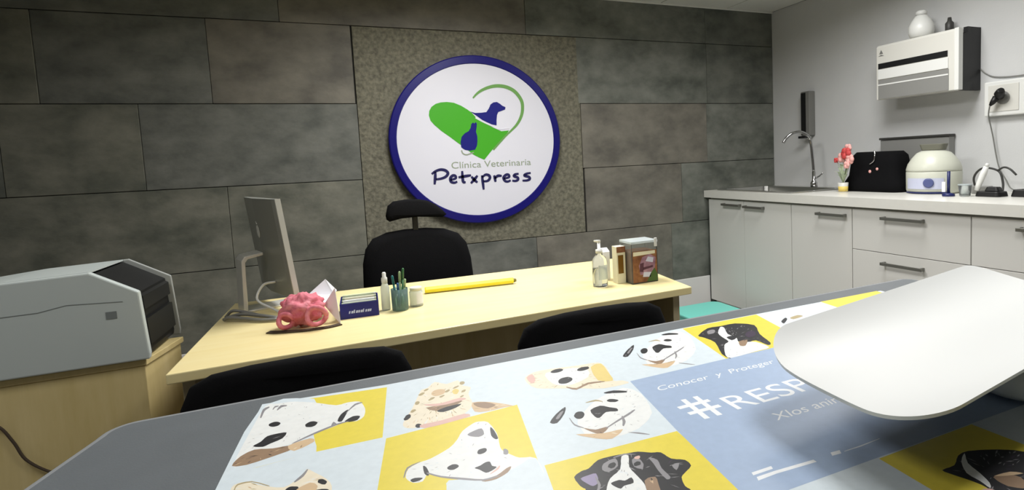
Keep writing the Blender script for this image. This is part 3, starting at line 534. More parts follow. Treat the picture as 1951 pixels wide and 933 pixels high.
# pink fabric bundle
def lump(d): return 1+.26*noise.noise(d*2.3+Vector((3,1,2)))+.16*noise.noise(d*5)-.10*abs(noise.noise(d*3.2+Vector((7,0,1))))
pk = thing('pet_harness','crumpled pink fabric pet harness lying on desk beside the navy box','harness',(-.085,1.98,TZ))
MB().ball((-.108,1.965,TZ+.056),(.066,.05,.050),0,40,26,lump).build('padded_body','pink',pk)
w = MB()
for c0,r0 in (((-.152,1.94,TZ+.034),.021),((-.066,1.915,TZ+.042),.027)):
    w.tube([Vector(c0)+Vector((math.cos(a)*r0,-.012-.008*math.sin(2*a),math.sin(a)*r0)) for a in [R(24*k) for k in range(16)]],.0075)
w.build('fabric_loop','pink',pk)
w = MB(); P = arc_pts([(-.205,1.945,TZ+.004),(-.17,1.925,TZ+.004),(-.11,1.905,TZ+.004),(-.04,1.90,TZ+.004),(.0,1.915,TZ+.004)])
for a,d in zip(P,P[1:]):
    t=(d-a).normalized(); nn=Vector((-t.y,t.x,0))*.011; w.prism([a-nn-Vector((0,0,.003)),d-nn-Vector((0,0,.003)),d+nn-Vector((0,0,.003)),a+nn-Vector((0,0,.003))],[a-nn,d-nn,d+nn,a+nn])
w.build('strap','strap',pk)
# folded paper
fp = MB(); fpx = Vector((-.004,.022,-.004)); fps = 1.2
def sheet(m, tri, th=.0012):
    a,b_,c_ = [Vector((p[0]*fps,1.99+(p[1]-1.99)*fps,.748+(p[2]-.748)*fps))+fpx for p in tri]; nn=(b_-a).cross(c_-a).normalized()*th; m.prism([a,b_,c_],[a+nn,b_+nn,c_+nn])
sheet(fp,((-.075,2.06,.806),(-.028,2.075,.842),(-.008,2.07,.795))); sheet(fp,((-.028,2.075,.842),(-.008,2.07,.795),(.0,2.08,.805)))
sheet(fp,((-.035,1.975,.79),(-.005,1.955,.835),(.003,1.925,.742))); sheet(fp,((-.005,1.955,.835),(.003,1.925,.742),(.0,1.98,.745)))
sheet(fp,((-.008,2.07,.795),(-.035,1.975,.79),(-.075,2.06,.806))); sheet(fp,((-.005,1.955,.835),(-.035,1.975,.79),(-.008,2.07,.795)))
tag(fp.build('folded_paper','paper'),'sheet of white paper folded into peaks between pink harness and navy box','paper')
# navy box
nb = thing('card_box','navy blue open box holding pale cards on the desk','box',(.064,2.03,TZ))
x0,x1,y0,y1 = .004,.124,1.975,2.105; h=.05; t=.003
rot = Matrix.Rotation(R(-3),3,'Z'); pv=Vector((.064,2.04,0))
w = MB()
for lo,hi in (((x0,y0,TZ),(x1,y0+t,TZ+h)),((x0,y1-t,TZ),(x1,y1,TZ+h)),((x0,y0+t,TZ),(x0+t,y1-t,TZ+h)),((x1-t,y0+t,TZ),(x1,y1-t,TZ+h)),((x0+t,y0+t,TZ),(x1-t,y1-t,TZ+t))): w.box(lo,hi,0,rot,pv)
w.build('box_body','navy_box',nb)
w = MB()
for k in range(11):
    yy = y0+.010+k*.0104; w.box((x0+.006+.004*(k%3),yy,TZ+.004),(x1-.006-.006*(k%2),yy+.006,TZ+h+.001+.002*((k*7)%4)),k%3,rot,pv)
w.build('index_cards',['mint_card','paper','card'],nb)
v,f = text_verts('unelemento',.022,.25); 
# soft silver wordmark (unreadable in the photograph): a run of short slanted strokes
w = MB()
for k,(hh,ww) in enumerate(((.008,.004),(.008,.006),(.011,.004),(.008,.006),(.008,.005),(.008,.006),(.011,.003),(.008,.005),(.008,.006),(.008,.004))):
    xx = .030+k*.0072; q=[(xx,TZ+.017),(xx+ww,TZ+.017),(xx+ww+.002,TZ+.017+hh),(xx+.002,TZ+.017+hh)]
    a=[rot@(Vector((x,y0-.0006,z))-pv)+pv for x,z in q]; d=[p+Vector((0,.0005,0)) for p in a]; w.prism(a,d)
w.build('wordmark','silver_text',nb)
# white dropper bottle
db = thing('spray_bottle','slim pale plastic bottle with white cap behind the end of navy box','bottle',(.152,2.03,TZ))
# (stands at the corner of the box, just right of it)
px,py = .148,2.03
for o_ in (db,): o_.location=(px,py,TZ); WL[o_.name]=Vector((px,py,TZ))
MB().lathe([(.0125,0),(.0145,.002),(.0145,.078),(.011,.088),(.0085,.094)],(px,py,TZ)).build('bottle_body','frost',db)
MB().lathe([(.010,.0945),(.010,.112),(.0065,.116),(.0065,.129),(.004,.132)],(px,py,TZ)).build('cap','white_plastic',db)
# pen pot
qx,qy = .192,2.0
pt = thing('pen_pot','clear aqua plastic pen pot between slim bottle and small labelled jar','pot',(qx,qy,TZ))
MB().lathe([(.025,0),(.027,.003),(.028,.075),(.0265,.075),(.0255,.004),(.002,.004)],(qx,qy,TZ)).build('pot_body','aqua_glass',pt)
pens = [('green','dark green pen leaning right in the aqua pen pot',(.008,.004),(.018,.012),.142),('sage','pale green pen standing in the aqua pen pot',(.002,.010),(.006,.013),.132),
        ('teal','teal pen leaning left in the aqua pen pot',(-.011,.003),(-.020,.004),.122),('blue_pen','blue pen at the front of the aqua pen pot',(-.004,-.012),(-.006,-.018),.098),
        ('sage','short pale green marker leaning right in the aqua pen pot',(.012,-.008),(.020,-.010),.108)]
for mt,lb,a,d,hh in pens:
    p0 = Vector((qx+a[0]*.7,qy+a[1]*.7,TZ+.0045)); p1 = Vector((qx+d[0],qy+d[1],TZ+hh)); ax=(p1-p0)
    t = thing('pen',lb,'pen',p0,'pens in the aqua pen pot')
    MB().tube([p0,p0+ax*.72],.0036,0,8).build('barrel',mt,t); MB().tube([p0+ax*.725,p0+ax*.97,p1],[.0042,.0042,.002],0,8).build('pen_cap',mt,t)
jx,jy = .250,2.03
jr = thing('specimen_jar','small clear jar with white paper label right of the pen pot','jar',(jx,jy,TZ))
MB().lathe([(.021,0),(.023,.003),(.023,.05),(.019,.056)],(jx,jy,TZ)).build('jar_body','frost',jr)
MB().lathe([(.0205,.0565),(.0205,.067)],(jx,jy,TZ)).build('lid','card',jr)
w=MB(); A_=[R(a) for a in range(-95,-20,8)]
w.prism([(jx+.0234*math.cos(a),jy+.0234*math.sin(a),TZ+.01) for a in A_]+[(jx+.0241*math.cos(a),jy+.0241*math.sin(a),TZ+.01) for a in A_[::-1]],[(jx+.0234*math.cos(a),jy+.0234*math.sin(a),TZ+.048) for a in A_]+[(jx+.0241*math.cos(a),jy+.0241*math.sin(a),TZ+.048) for a in A_[::-1]]).build('paper_label','paper',jr)
# long yellow tube
yt = thing('ruler_tube','long yellow plastic tube lying on the desk before the office chair','tube',(.49,2.19,TZ))
a,d = Vector((.305,2.205,TZ+.0135)),Vector((.650,2.172,TZ+.0135)); ax=(d-a).normalized()
MB().tube([a,a+ax*.004,d-ax*.02,d],[.011,.0133,.0133,.0128],0,6,False).build('tube_body','yellow',yt)
MB().tube([d+ax*.0004,d+ax*.012],[.0085,.006],0,10).build('end_cap','ochre',yt)
# hand gel
gx,gy = .922,1.925
sb = thing('sanitizer_bottle','clear pump bottle of hand gel near right end of desk','bottle',(gx,gy,TZ))
MB().lathe([(.026,0),(.029,.004),(.029,.095),(.024,.112),(.013,.120),(.012,.128)],(gx,gy,TZ)).build('bottle_body','clear',sb)
MB().lathe([(.0255,.006),(.0262,.010),(.0262,.070),(.002,.070)],(gx,gy,TZ)).build('gel','clear',sb)
pmp = MB().lathe([(.0135,.1285),(.0135,.142),(.006,.144),(.006,.168)],(gx,gy,TZ)).build('pump','white_plastic',sb)
MB().prism([(gx-.006,gy-.006,TZ+.169),(gx+.006,gy-.006,TZ+.169),(gx+.008,gy+.03,TZ+.169),(gx-.008,gy+.03,TZ+.169)],[(gx-.006,gy-.006,TZ+.179),(gx+.006,gy-.006,TZ+.179),(gx+.008,gy+.03,TZ+.175),(gx-.008,gy+.03,TZ+.175)]).build('nozzle','white_plastic',pmp,bevel=.002)
w=MB(); A_=[R(a) for a in range(-125,-35,8)]
w.prism([(gx+.0294*math.cos(a),gy+.0294*math.sin(a),TZ+.03) for a in A_]+[(gx+.0300*math.cos(a),gy+.0300*math.sin(a),TZ+.03) for a in A_[::-1]],[(gx+.0294*math.cos(a),gy+.0294*math.sin(a),TZ+.085) for a in A_]+[(gx+.0300*math.cos(a),gy+.0300*math.sin(a),TZ+.085) for a in A_[::-1]]).build('paper_label','frost',sb)
# white carton behind the gel, amber box, treat tub
wc = thing('white_carton','small white carton standing behind the hand gel bottle','carton',(.985,2.02,TZ))
bx('carton_body',(.965,2.0,TZ),(1.005,2.04,TZ+.115),'paper',wc,.0015); MB().prism([(.965,2.0,TZ+.1155),(1.005,2.0,TZ+.1155),(1.005,2.04,TZ+.1155),(.965,2.04,TZ+.1155)],[(.968,2.018,TZ+.13),(1.002,2.018,TZ+.13),(1.002,2.022,TZ+.13),(.968,2.022,TZ+.13)]).build('carton_top','paper',wc)
ab = thing('supplement_box','narrow tan box with dark gold window, left of the treat tub','box',(1.01,1.93,TZ))
bx('box_body',(.992,1.915,TZ),(1.03,1.955,TZ+.145),'card',ab,.0015); bx('gold_window',(.997,1.9140,TZ+.04),(1.020,1.9149,TZ+.112),'amber',ab,0); bx('top_band',(.992,1.9142,TZ+.122),(1.03,1.9149,TZ+.145),'biscuit',ab,0)
tt = thing('treat_tub','clear plastic tub of brown pet treats with printed picture label','tub',(1.095,1.925,TZ))
x0,x1,y0,y1 = 1.034,1.148,1.872,1.965; H_=.155; t=.0025
w = MB()
for lo,hi in (((x0,y0,TZ),(x1,y0+t,TZ+H_)),((x0,y1-t,TZ),(x1,y1,TZ+H_)),((x0,y0+t,TZ),(x0+t,y1-t,TZ+H_)),((x1-t,y0+t,TZ),(x1,y1-t,TZ+H_)),((x0+t,y0+t,TZ),(x1-t,y1-t,TZ+t))): w.box(lo,hi)
w.build('tub_body','clear',tt)
w = MB().box((x0+.004,y0+.004,TZ+.003),(x1-.004,y1-.004,TZ+.125)); w.build('treats','biscuit',tt,bevel=.006)
w = MB(); e=.002
w.box((x0-e,y0-e,TZ+H_),(x1+e,y1+e,TZ+H_+.010)).build('lid','frost',tt,bevel=.002)
bx('lid_clip',(x1-.016,y0-.008,TZ+H_-.016),(x1-.004,y0-.0025,TZ+H_+.018),'white_plastic',tt,.002)
yl = y0-.0012
lb = MB()
def lq(pts,mi,o): lb.prism([(x0+u*.114,yl-o*.0003,TZ+v*.155) for u,v in pts],[(x0+u*.114,yl+.0008-o*.0003,TZ+v*.155) for u,v in pts],mi)
lq([(.03,.03),(.97,.03),(.97,.82),(.03,.82)],0,0); lq([(.30,.22),(.85,.20),(.92,.62),(.70,.72),(.40,.66),(.26,.45)],1,1)
lq([(.28,.30),(.42,.28),(.45,.52),(.30,.50)],2,2); lq([(.40,.33),(.80,.38),(.80,.43),(.42,.40)],2,2); lq([(.52,.55),(.80,.50),(.84,.62),(.62,.66)],4,2)
lq([(.55,.03),(.97,.03),(.97,.20),(.86,.36),(.72,.24)],3,2); lq([(.05,.70),(.9,.72),(.9,.80),(.05,.80)],5,1); lq([(.40,.16),(.70,.14),(.74,.26),(.44,.28)],4,2)
lb.build('picture_label',['biscuit','mauve','plum_print','leaf_print','lilac_label','card'],tt)

# turquoise tub on the floor past the desk end
tb = thing('washing_tub','turquoise plastic tub on floor between desk end and white cabinets','tub',(2.36,3.12,0))
prm = [(2.12,2.92,2.50,3.28,.06)]
o_ = [(x,y,0) for x,y in rrect(2.14,2.94,2.46,3.26,.05)]; i_ = [(x,y,.008) for x,y in rrect(2.15,2.95,2.45,3.25,.045)]
oT = [(x,y,.15) for x,y in rrect(2.10,2.90,2.50,3.30,.06)]; iT = [(x,y,.15) for x,y in rrect(2.106,2.906,2.494,3.294,.056)]
n=len(o_); w=MB(); w.add(o_+oT+iT+i_,[(k*n+i,k*n+(i+1)%n,(k+1)*n+(i+1)%n,(k+1)*n+i) for k in range(3) for i in range(n)]+[tuple(range(n))[::-1],tuple(range(3*n,4*n))],0,False); w.build('tub_body','turquoise',tb)
A=[(x,y,.1505) for x,y in rrect(2.09,2.89,2.51,3.31,.065)]; B=[(x,y,.165) for x,y in rrect(2.09,2.89,2.51,3.31,.065)]
MB().prism(A,B).build('lid','turquoise',tb,bevel=.004)

# ================================================================== printer on its cabinet
pc = thing('printer_cabinet','low beech cabinet carrying the grey printer left of the desk','cabinet',(-.79,2.03,0))
def quadbox(x0,x1f,x1b,y0,y1,z0,z1): return [(x0,y0,z0),(x1f,y0,z0),(x1b,y1,z0),(x0,y1,z0)],[(x0,y0,z1),(x1f,y0,z1),(x1b,y1,z1),(x0,y1,z1)]
MB().prism(*quadbox(-1.10,-.507,-.462,1.918,2.135,.705,.722)).build('cabinet_top','beech_side',pc,bevel=.002)
MB().prism(*quadbox(-1.09,-.512,-.470,1.922,2.13,.04,.7045)).build('cabinet_body','beech_side',pc,bevel=.002)
MB().prism(*quadbox(-1.07,-.53,-.49,1.94,2.12,0,.0395)).build('plinth','dark_grey',pc)
pr = thing('laser_printer','large grey printer with black angled output face on beech cabinet','printer',(-.8,2.03,.724))
prof = [(-1.06,.726),(-.494,.726),(-.492,.742),(-.503,.918),(-.607,.983),(-.80,.976),(-1.0,.955),(-1.06,.93)]
y0,y1 = 1.90,2.165
def pf(y,dx=0,sc=0): return [(x+dx+sc*(x+.8)*.0,y,z) for x,z in prof]
MB().prism(pf(y0),pf(y0+.022)).build('side_panel','print_grey',pr,bevel=.004)
MB().prism([(x+.02,y1-.008,z) for x,_,z in pf(0)],[(x+.02,y1,z) for x,_,z in pf(0)]).build('side_panel','print_rim',pr,bevel=.003)
ins=[(-1.05,.732),(-.503,.732),(-.501,.745),(-.512,.912),(-.611,.974),(-1.05,.94)]
MB().prism([(x,y0+.0225,z) for x,z in ins],[(x+.012,y1-.0085,z) for x,z in ins]).build('output_face','print_black',pr)
w=MB()
top=[(-.615,.9785),(-.615,.983),(-.80,.976),(-1.0,.955),(-1.06,.93),(-1.06,.922),(-1.0,.947),(-.80,.9705)]
MB().prism([(x,y0+.0225,z) for x,z in top],[(x+.014,y1-.0085,z) for x,z in top]).build('top_cover','print_grey',pr)
for zz_,dp in ((.90,.012),(.86,.010)):
    pass
MB().prism([(x,y0+.03,z) for x,z in ((-.5095,.868),(-.500,.862),(-.502,.900),(-.5115,.905))],[(x+.012,y1-.015,z) for x,z in ((-.5095,.868),(-.500,.862),(-.502,.900),(-.5115,.905))]).build('output_lip','print_slot',pr)
MB().prism([(x,y0+.03,z) for x,z in ((-.5025,.76),(-.494,.76),(-.498,.835),(-.5075,.835))],[(x+.012,y1-.015,z) for x,z in ((-.5025,.76),(-.494,.76),(-.498,.835),(-.5075,.835))]).build('paper_tray','print_slot',pr)
bx('badge',(-.580,y0-.0012,.852),(-.556,y0-.0002,.872),'badge',pr,0)
w=MB()
P=[(-1.06,.884),(-.72,.8905),(-.66,.902),(-.54,.895)]
for (ax_,az),(bx_,bz) in zip(P,P[1:]): w.prism([(ax_,y0-.0008,az),(bx_,y0-.0008,bz),(bx_,y0-.0008,bz+.0018),(ax_,y0-.0008,az+.0018)],[(ax_,y0-.0001,az),(bx_,y0-.0001,bz),(bx_,y0-.0001,bz+.0018),(ax_,y0-.0001,az+.0018)])
w.build('panel_seam','groove',pr)
w = MB().tube(arc_pts([(-1.0,1.912,.64),(-.90,1.912,.625),(-.835,1.912,.61),(-.805,1.912,.56),(-.784,1.912,.505),(-.74,1.912,.46),(-.70,1.912,.445),(-.66,1.90,.30),(-.66,1.89,.01)]),.0035)
tag(w.build('power_cable','strap'),'dark cable hanging across front of the beech printer cabinet','cable')

# ================================================================== white cabinets along the right wall
CX = 2.67
def pull(parent,y0,y1,z,m='handle'):
    w=MB(); yc=abs(y1-y0)
    w.box((CX-.034,y0,z-.008),(CX-.024,y1,z+.008)); w.box((CX-.024,y0+.004,z-.009),(CX-.0005,y0+.014,z+.009)); w.box((CX-.024,y1-.014,z-.009),(CX-.0005,y1-.004,z+.009))
    return w.build('handle',m,parent,bevel=.0015)
def unit(y0,y1,label,fronts):
    t = thing('base_cabinet',label,'cabinet',((CX+WX)/2,(y0+y1)/2,0),'white base cabinets along right wall')
    w=MB(); T=.016
    w.box((CX+.02,y0,.10),(WX-.004,y0+T,.898)); w.box((CX+.02,y1-T,.10),(WX-.004,y1,.898)); w.box((CX+.02,y0+T,.10),(WX-.004,y1-T,.116)); w.box((WX-.02,y0+T,.116),(WX-.004,y1-T,.898)); w.box((CX+.02,y0+T,.80),(CX+.036,y1-T,.898))
    w.build('carcass','carcass',t)
    bx('plinth',(CX+.05,y0,0),(WX-.05,y1,.0995),'carcass',t,0)
    for nm,a,d,z0,z1,(h0,h1,hz) in fronts:
        f = bx(nm,(CX,a+.0015,z0+.0015),(CX+.019,d-.0015,z1-.0015),'cab',t,.0015)
        if h0: pull(f,h0,h1,hz)
    return t
unit(2.722,3.572,'white two-door sink cabinet in the corner by the stone wall',[('door',3.17,3.572,.10,.888,(3.19,3.385,.855)),('door',2.722,3.17,.10,.888,(2.955,3.15,.850))])
unit(2.264,2.720,'white single-door cabinet between sink cabinet and drawer cabinet',[('door',2.264,2.720,.10,.888,(2.295,2.50,.845))])
unit(1.620,2.262,'white drawer cabinet below the cream dome appliance',[('drawer',1.620,2.262,.66,.888,(1.835,2.065,.848)),('drawer',1.620,2.262,.38,.66,(1.835,2.065,.606)),('drawer',1.620,2.262,.10,.38,(1.835,2.065,.33))])
unit(.978,1.618,'white cabinet at the near end of the row past the scale',[('drawer',.978,1.618,.66,.888,(1.19,1.42,.848)),('drawer',.978,1.618,.38,.66,(1.19,1.42,.606)),('drawer',.978,1.618,.10,.38,(1.19,1.42,.33))])
# worktop with a cut-out, sink
KX0,KX1,KY0,KY1 = 2.72,3.23,2.765,3.52
w=MB(); z0,z1=.90,.952; x0=2.645; yN=.90
w.box((x0,yN,z0),(WX-.002,KY0,z1)); w.box((x0,KY1,z0),(WX-.002,WY-.004,z1)); w.box((x0,KY0,z0),(KX0,KY1,z1)); w.box((KX1,KY0,z0),(WX-.002,KY1,z1))
tag(w.build('worktop','counter'),'long pale worktop over the white cabinets on the right wall','worktop')
sk = thing('kitchen_sink','stainless steel sink set in the worktop by the stone wall','sink',((KX0+KX1)/2,3.1,z1))
w=MB(); o1=rrect(KX0-.012,KY0-.012,KX1+.012,KY1+.012,.03); i1=rrect(KX0+.03,KY0+.03,KX1-.06,KY1-.03,.05); n=len(o1)
L1=[(x,y,z1+.0005) for x,y in o1]; L2=[(x,y,z1+.007) for x,y in o1]; L3=[(x,y,z1+.007) for x,y in i1]; L4=[(x,y,z1-.12) for x,y in rrect(KX0+.045,KY0+.045,KX1-.075,KY1-.045,.05)]
L0=[(x,y,z1-.125) for x,y in rrect(KX0+.028,KY0+.028,KX1-.058,KY1-.028,.05)]; L00=[(x,y,z1+.0004) for x,y in rrect(KX0+.004,KY0+.004,KX1-.004,KY1-.004,.04)]
w.add(L0+L00+L1+L2+L3+L4,[(k*n+i,k*n+(i+1)%n,(k+1)*n+(i+1)%n,(k+1)*n+i) for k in range(5) for i in range(n)]+[tuple(range(n))[::-1],tuple(range(5*n,6*n))]); w.build('basin','steel',sk)
MB().lathe([(.03,0),(.03,.004),(.02,.006)],(2.95,3.12,z1-.1195)).build('drain','chrome',sk)
fc = thing('kitchen_faucet','tall chrome swan-neck tap standing on the sink rim','tap',(3.205,3.04,z1+.0075))
MB().lathe([(.024,0),(.024,.03),(.018,.04),(.0125,.05),(.0125,.11)],(3.205,3.04,z1+.0075)).build('tap_base','chrome',fc)
MB().tube(arc_pts([(3.205,3.04,z1+.118),(3.205,3.05,1.17),(3.198,3.058,1.28),(3.175,3.062,1.33),(3.12,3.074,1.358),(3.06,3.09,1.352),(3.02,3.108,1.322),(3.0,3.122,1.285)]),.0105).build('spout','chrome',fc)
MB().tube([(3.205,3.028,z1+.07),(3.205,2.99,z1+.085),(3.20,2.95,z1+.11)],[.006,.005,.0045]).build('lever','chrome',fc)
# soap dispenser
sd = thing('soap_dispenser','tall dark grey soap dispenser on wall above the tap','dispenser',(3.31,3.19,1.335))
bx('housing',(3.30,3.165,1.335),(3.359,3.25,1.665),'mid_grey',sd,.006)
bx('front_window',(3.2985,3.20,1.345),(3.2998,3.246,1.655),'print_black',sd,0)
MB().lathe([(.016,0),(.02,.012),(.02,.022)],(3.325,3.20,1.3125)).build('nozzle','white_plastic',sd); bx('push_bar',(3.265,3.18,1.316),(3.302,3.245,1.334),'black_plastic',sd,.003)
# paper dispenser
pdx=3.17
pd = thing('wall_mounted_dispenser','white paper towel dispenser with black end cap on right wall','dispenser',(3.265,2.25,1.512))
w=MB(); fz=[(pdx,1.516),(pdx,1.838),(pdx+.012,1.85),(WX-.001,1.85),(WX-.001,1.525)]
w.prism([(x,2.018,z) for x,z in fz],[(x,2.50,z) for x,z in fz]); w.build('housing','warm_white',pd,bevel=.004)
MB().prism([(x,1.994,z) for x,z in [(pdx+.035,1.514),(pdx+.035,1.815),(pdx+.075,1.83),(pdx+.075,1.858),(WX-.001,1.858),(WX-.001,1.514)]],[(x,2.0175,z) for x,z in [(pdx+.035,1.514),(pdx+.035,1.815),(pdx+.075,1.83),(pdx+.075,1.858),(WX-.001,1.858),(WX-.001,1.514)]]).build('end_cap','print_black',pd)
bx('front_edge',(pdx-.003,1.994,1.516),(pdx+.0345,2.0175,1.85),'white_plastic',pd,.002)
bx('paper_slot',(pdx-.0025,2.055,1.705),(pdx-.0003,2.485,1.738),'print_black',pd,0)
bx('white_band',(pdx-.006,2.05,1.640),(pdx-.0003,2.485,1.700),'white_plastic',pd,.002)
bx('lower_panel',(pdx-.003,2.048,1.520),(pdx-.0003,2.485,1.636),'grey_panel',pd,.001)
bx('chrome_line',(pdx-.0045,2.05,1.603),(pdx-.0031,2.485,1.611),'white_plastic',pd,0)
w=MB(); 
for tri in (((2.478,1.795),(2.452,1.795),(2.4655,1.82)),((2.486,1.782),(2.444,1.782),(2.4655,1.79))): w.prism([(pdx-.0012,a,d) for a,d in tri],[(pdx-.0004,a,d) for a,d in tri])
w.build('maker_mark','mid_grey',pd)
bj = thing('round_jar','round white plastic jar on top of the paper dispenser','jar',(3.245,2.235,1.8515))
MB().lathe([(.046,0),(.06,.008),(.068,.035),(.066,.068),(.052,.100),(.036,.122),(.029,.130)],(3.245,2.26,1.8515)).build('jar_body','white_plastic',bj)
MB().lathe([(.030,.1305),(.030,.150),(.02,.158)],(3.245,2.26,1.8515)).build('jar_cap','white_plastic',bj)
bk = MB().lathe([(.02,0),(.022,.004),(.022,.05),(.012,.062),(.009,.082)],(3.30,2.13,1.8595)); 
tag(bk.build('small_bottle','dark_grey'),'small dark grey bottle beside round white jar on the paper dispenser','bottle')
# socket box and plug
sp = thing('socket_box','white double power socket on right wall, black plug in it','socket',(3.345,1.7,1.36))
bx('socket_plate',(3.322,1.42,1.362),(3.359,1.953,1.548),'white_plastic',sp,.006)
for yc in (1.855,1.60):
    fcp = bx('socket_frame',(3.3185,yc-.075,1.385),(3.3218,yc+.075,1.527),'warm_white',sp,.003)
    MB().lathe([(.03,0),(.034,.001),(.034,.003)],(3.3180,yc,1.456),axis=Matrix.Rotation(R(-90),3,'Y')).build('socket_face','grey_panel',fcp)
pg = thing('power_plug','black plug with thin cord hanging from the white wall socket','plug',(3.29,1.85,1.45))
pl = MB().tube([(3.300,1.862,1.465),(3.28,1.852,1.475),(3.27,1.84,1.487),(3.262,1.832,1.493)],[.022,.024,.02,.014],0,14).tube([(3.288,1.87,1.46),(3.283,1.888,1.432),(3.28,1.898,1.418)],[.018,.013,.006],0,12).build('plug_body','black_plastic',pg)
MB().tube(arc_pts([(3.28,1.899,1.416),(3.30,1.916,1.37),(3.32,1.918,1.32),(3.335,1.912,1.25),(3.335,1.895,1.15),(3.33,1.875,1.08),(3.325,1.84,1.02),(3.315,1.80,.967),(3.30,1.70,.9575),(3.29,1.58,.9575)]),.0032).build('cord','mid_grey',pg)
tag(MB().tube(arc_pts([(3.352,1.99,1.63),(3.352,1.96,1.60),(3.352,1.91,1.575),(3.352,1.80,1.565),(3.352,1.60,1.57),(3.352,1.30,1.57)]),.003).build('wall_cable','grey_panel'),'thin pale cable running along wall above white socket','cable')

# ------------------------------------------------------------------ things on the worktop
KZ=.952
fl = thing('flower_pot','small white pot of red and pink flowers beside the black bag','plant',(2.965,2.578,KZ))
bx_,by_=2.965,2.578
MB().lathe([(.024,0),(.027,.003),(.031,.06),(.028,.06),(.025,.01),(.002,.01)],(bx_,by_,KZ)).build('pot','warm_white',fl)
MB().lathe([(.0275,.004),(.0295,.036)],(bx_,by_,KZ),0,28).build('yellow_band','yellow_band',fl)
w=MB()
for k in range(13):
    a=R(360*k/13+10*(k%3)); d=Vector((math.cos(a),math.sin(a),0)); r0=.022+.010*(k%3); p=Vector((bx_,by_,KZ+.055)); q=p+d*r0*.7+Vector((0,0,.05+.022*(k%4))); e=p+d*r0*1.25+Vector((0,0,.055+.022*(k%4)))
    nn=Vector((-d.y,d.x,0))*.011; w.prism([p,q-nn,e,q+nn],[p+Vector((0,0,.001)),q-nn+Vector((0,0,.0015)),e+Vector((0,0,.001)),q+nn+Vector((0,0,.0015))])
w.build('leaves','leaf',fl)
for c0,mt,rr in (((2.950,2.540,1.193),'red_petal',.036),((2.965,2.585,1.168),'pink_petal',.03),((2.950,2.513,1.158),'pink_petal',.03),((2.980,2.550,1.226),'pink_petal',.026),((2.960,2.625,1.153),'red_petal',.016),((2.935,2.523,1.123),'pink_petal',.022)):
    w=MB()
    for k in range(6):
        a=R(60*k); w.ball(Vector(c0)+Vector((-.004*(k%2),math.cos(a)*rr*.55,math.sin(a)*rr*.55)),(rr*.35,rr*.55,rr*.55),0,10,6)
    w.tube([(bx_,by_,KZ+.05),Vector(c0)+Vector((.01,0,-rr*.4))],.0018,1,6); w.build('flower',[mt,'leaf'],fl)
# grey flat case leaning behind the bag
gp = thing('grey_case','flat grey metal case standing against wall behind the black bag','case',(3.32,2.36,KZ))
bx('case_body',(3.30,2.13,KZ),(3.352,2.575,1.268),'grey_panel',gp,.004); bx('case_rim',(3.292,2.125,1.2685),(3.354,2.58,1.282),'dark_grey',gp,.003)
# black bag
bg = thing('black_bag','soft black fabric bag with small pale marks between flowers and cream dome','bag',(3.13,2.48,KZ))
w=MB(); loops=[]; 
for z,sx_,sy_,oy_ in ((0,.105,.195,0),(.02,.112,.205,0),(.06,.108,.197,0),(.10,.095,.175,0),(.16,.09,.168,0),(.22,.082,.16,0),(.245,.06,.145,0)):
    loops.append([(3.135+x,2.452+oy_+y,KZ+z) for x,y in rrect(-sx_,-sy_,sx_,sy_,.055)])
n=len(loops[0]); w.add([p for l in loops for p in l],[(k*n+i,k*n+(i+1)%n,(k+1)*n+(i+1)%n,(k+1)*n+i) for k in range(len(loops)-1) for i in range(n)]+[tuple(range(n))[::-1],tuple(range((len(loops)-1)*n,len(loops)*n))],0,True); w.build('bag_body','black_cloth',bg)
MB().tube(arc_pts([(3.055,2.425,KZ+.252),(3.046,2.415,KZ+.225),(3.040,2.418,KZ+.19),(3.038,2.445,KZ+.17)]),.004).build('zip_pull','chrome',bg)
for yc,zc,r0 in ((2.445,KZ+.125,.010),(2.395,KZ+.14,.009)): MB().ball((3.040,yc,zc),(.004,r0,r0),0,10,6).build('pale_mark','pink_petal',bg)
# cream dome appliance
dc=(3.13,2.105,KZ)
ck = thing('dome_centrifuge','cream dome-lidded bench appliance with blue badge beside the black bag','appliance',dc)
MB().lathe([(.118,0),(.13,.006),(.136,.02),(.137,.118),(.134,.124)],dc,0,40).build('body','cooker',ck)
MB().lathe([(.136,.1245),(.137,.134),(.128,.165),(.108,.198),(.084,.226),(.06,.238),(.002,.240)],dc,0,40).build('dome_lid','cooker',ck)
MB().prism([(3.13+x,2.105+y,KZ+.2405) for x,y in rrect(-.03,-.06,.03,.06,.02)],[(3.13+x,2.105+y,KZ+.276) for x,y in rrect(-.032,-.072,.032,.072,.02)]).build('lid_handle','olive_grey',ck,bevel=.004)
w=MB(); A_=[R(a) for a in range(150,236,6)]
def band(m,r0,r1,A,za,zb): m.prism([(dc[0]+r0*math.cos(a),dc[1]+r0*math.sin(a),KZ+za) for a in A]+[(dc[0]+r1*math.cos(a),dc[1]+r1*math.sin(a),KZ+za) for a in A[::-1]],[(dc[0]+r0*math.cos(a),dc[1]+r0*math.sin(a),KZ+zb) for a in A]+[(dc[0]+r1*math.cos(a),dc[1]+r1*math.sin(a),KZ+zb) for a in A[::-1]])
band(w,.1375,.1395,A_,.028,.088); pn=w.build('control_panel','lilac_label',ck)
ar=R(204); MB().lathe([(.026,0),(.026,.004),(.02,.006)],(dc[0]+.1398*math.cos(ar),dc[1]+.1398*math.sin(ar),KZ+.062),axis=Matrix.Rotation(ar,3,'Z')@Matrix.Rotation(R(90),3,'Y')).build('blue_badge','blue_dot',pn)
w=MB(); band(w,.1372,.1384,[R(a) for a in range(140,250,6)],.004,.012); w.build('base_band','navy',ck)
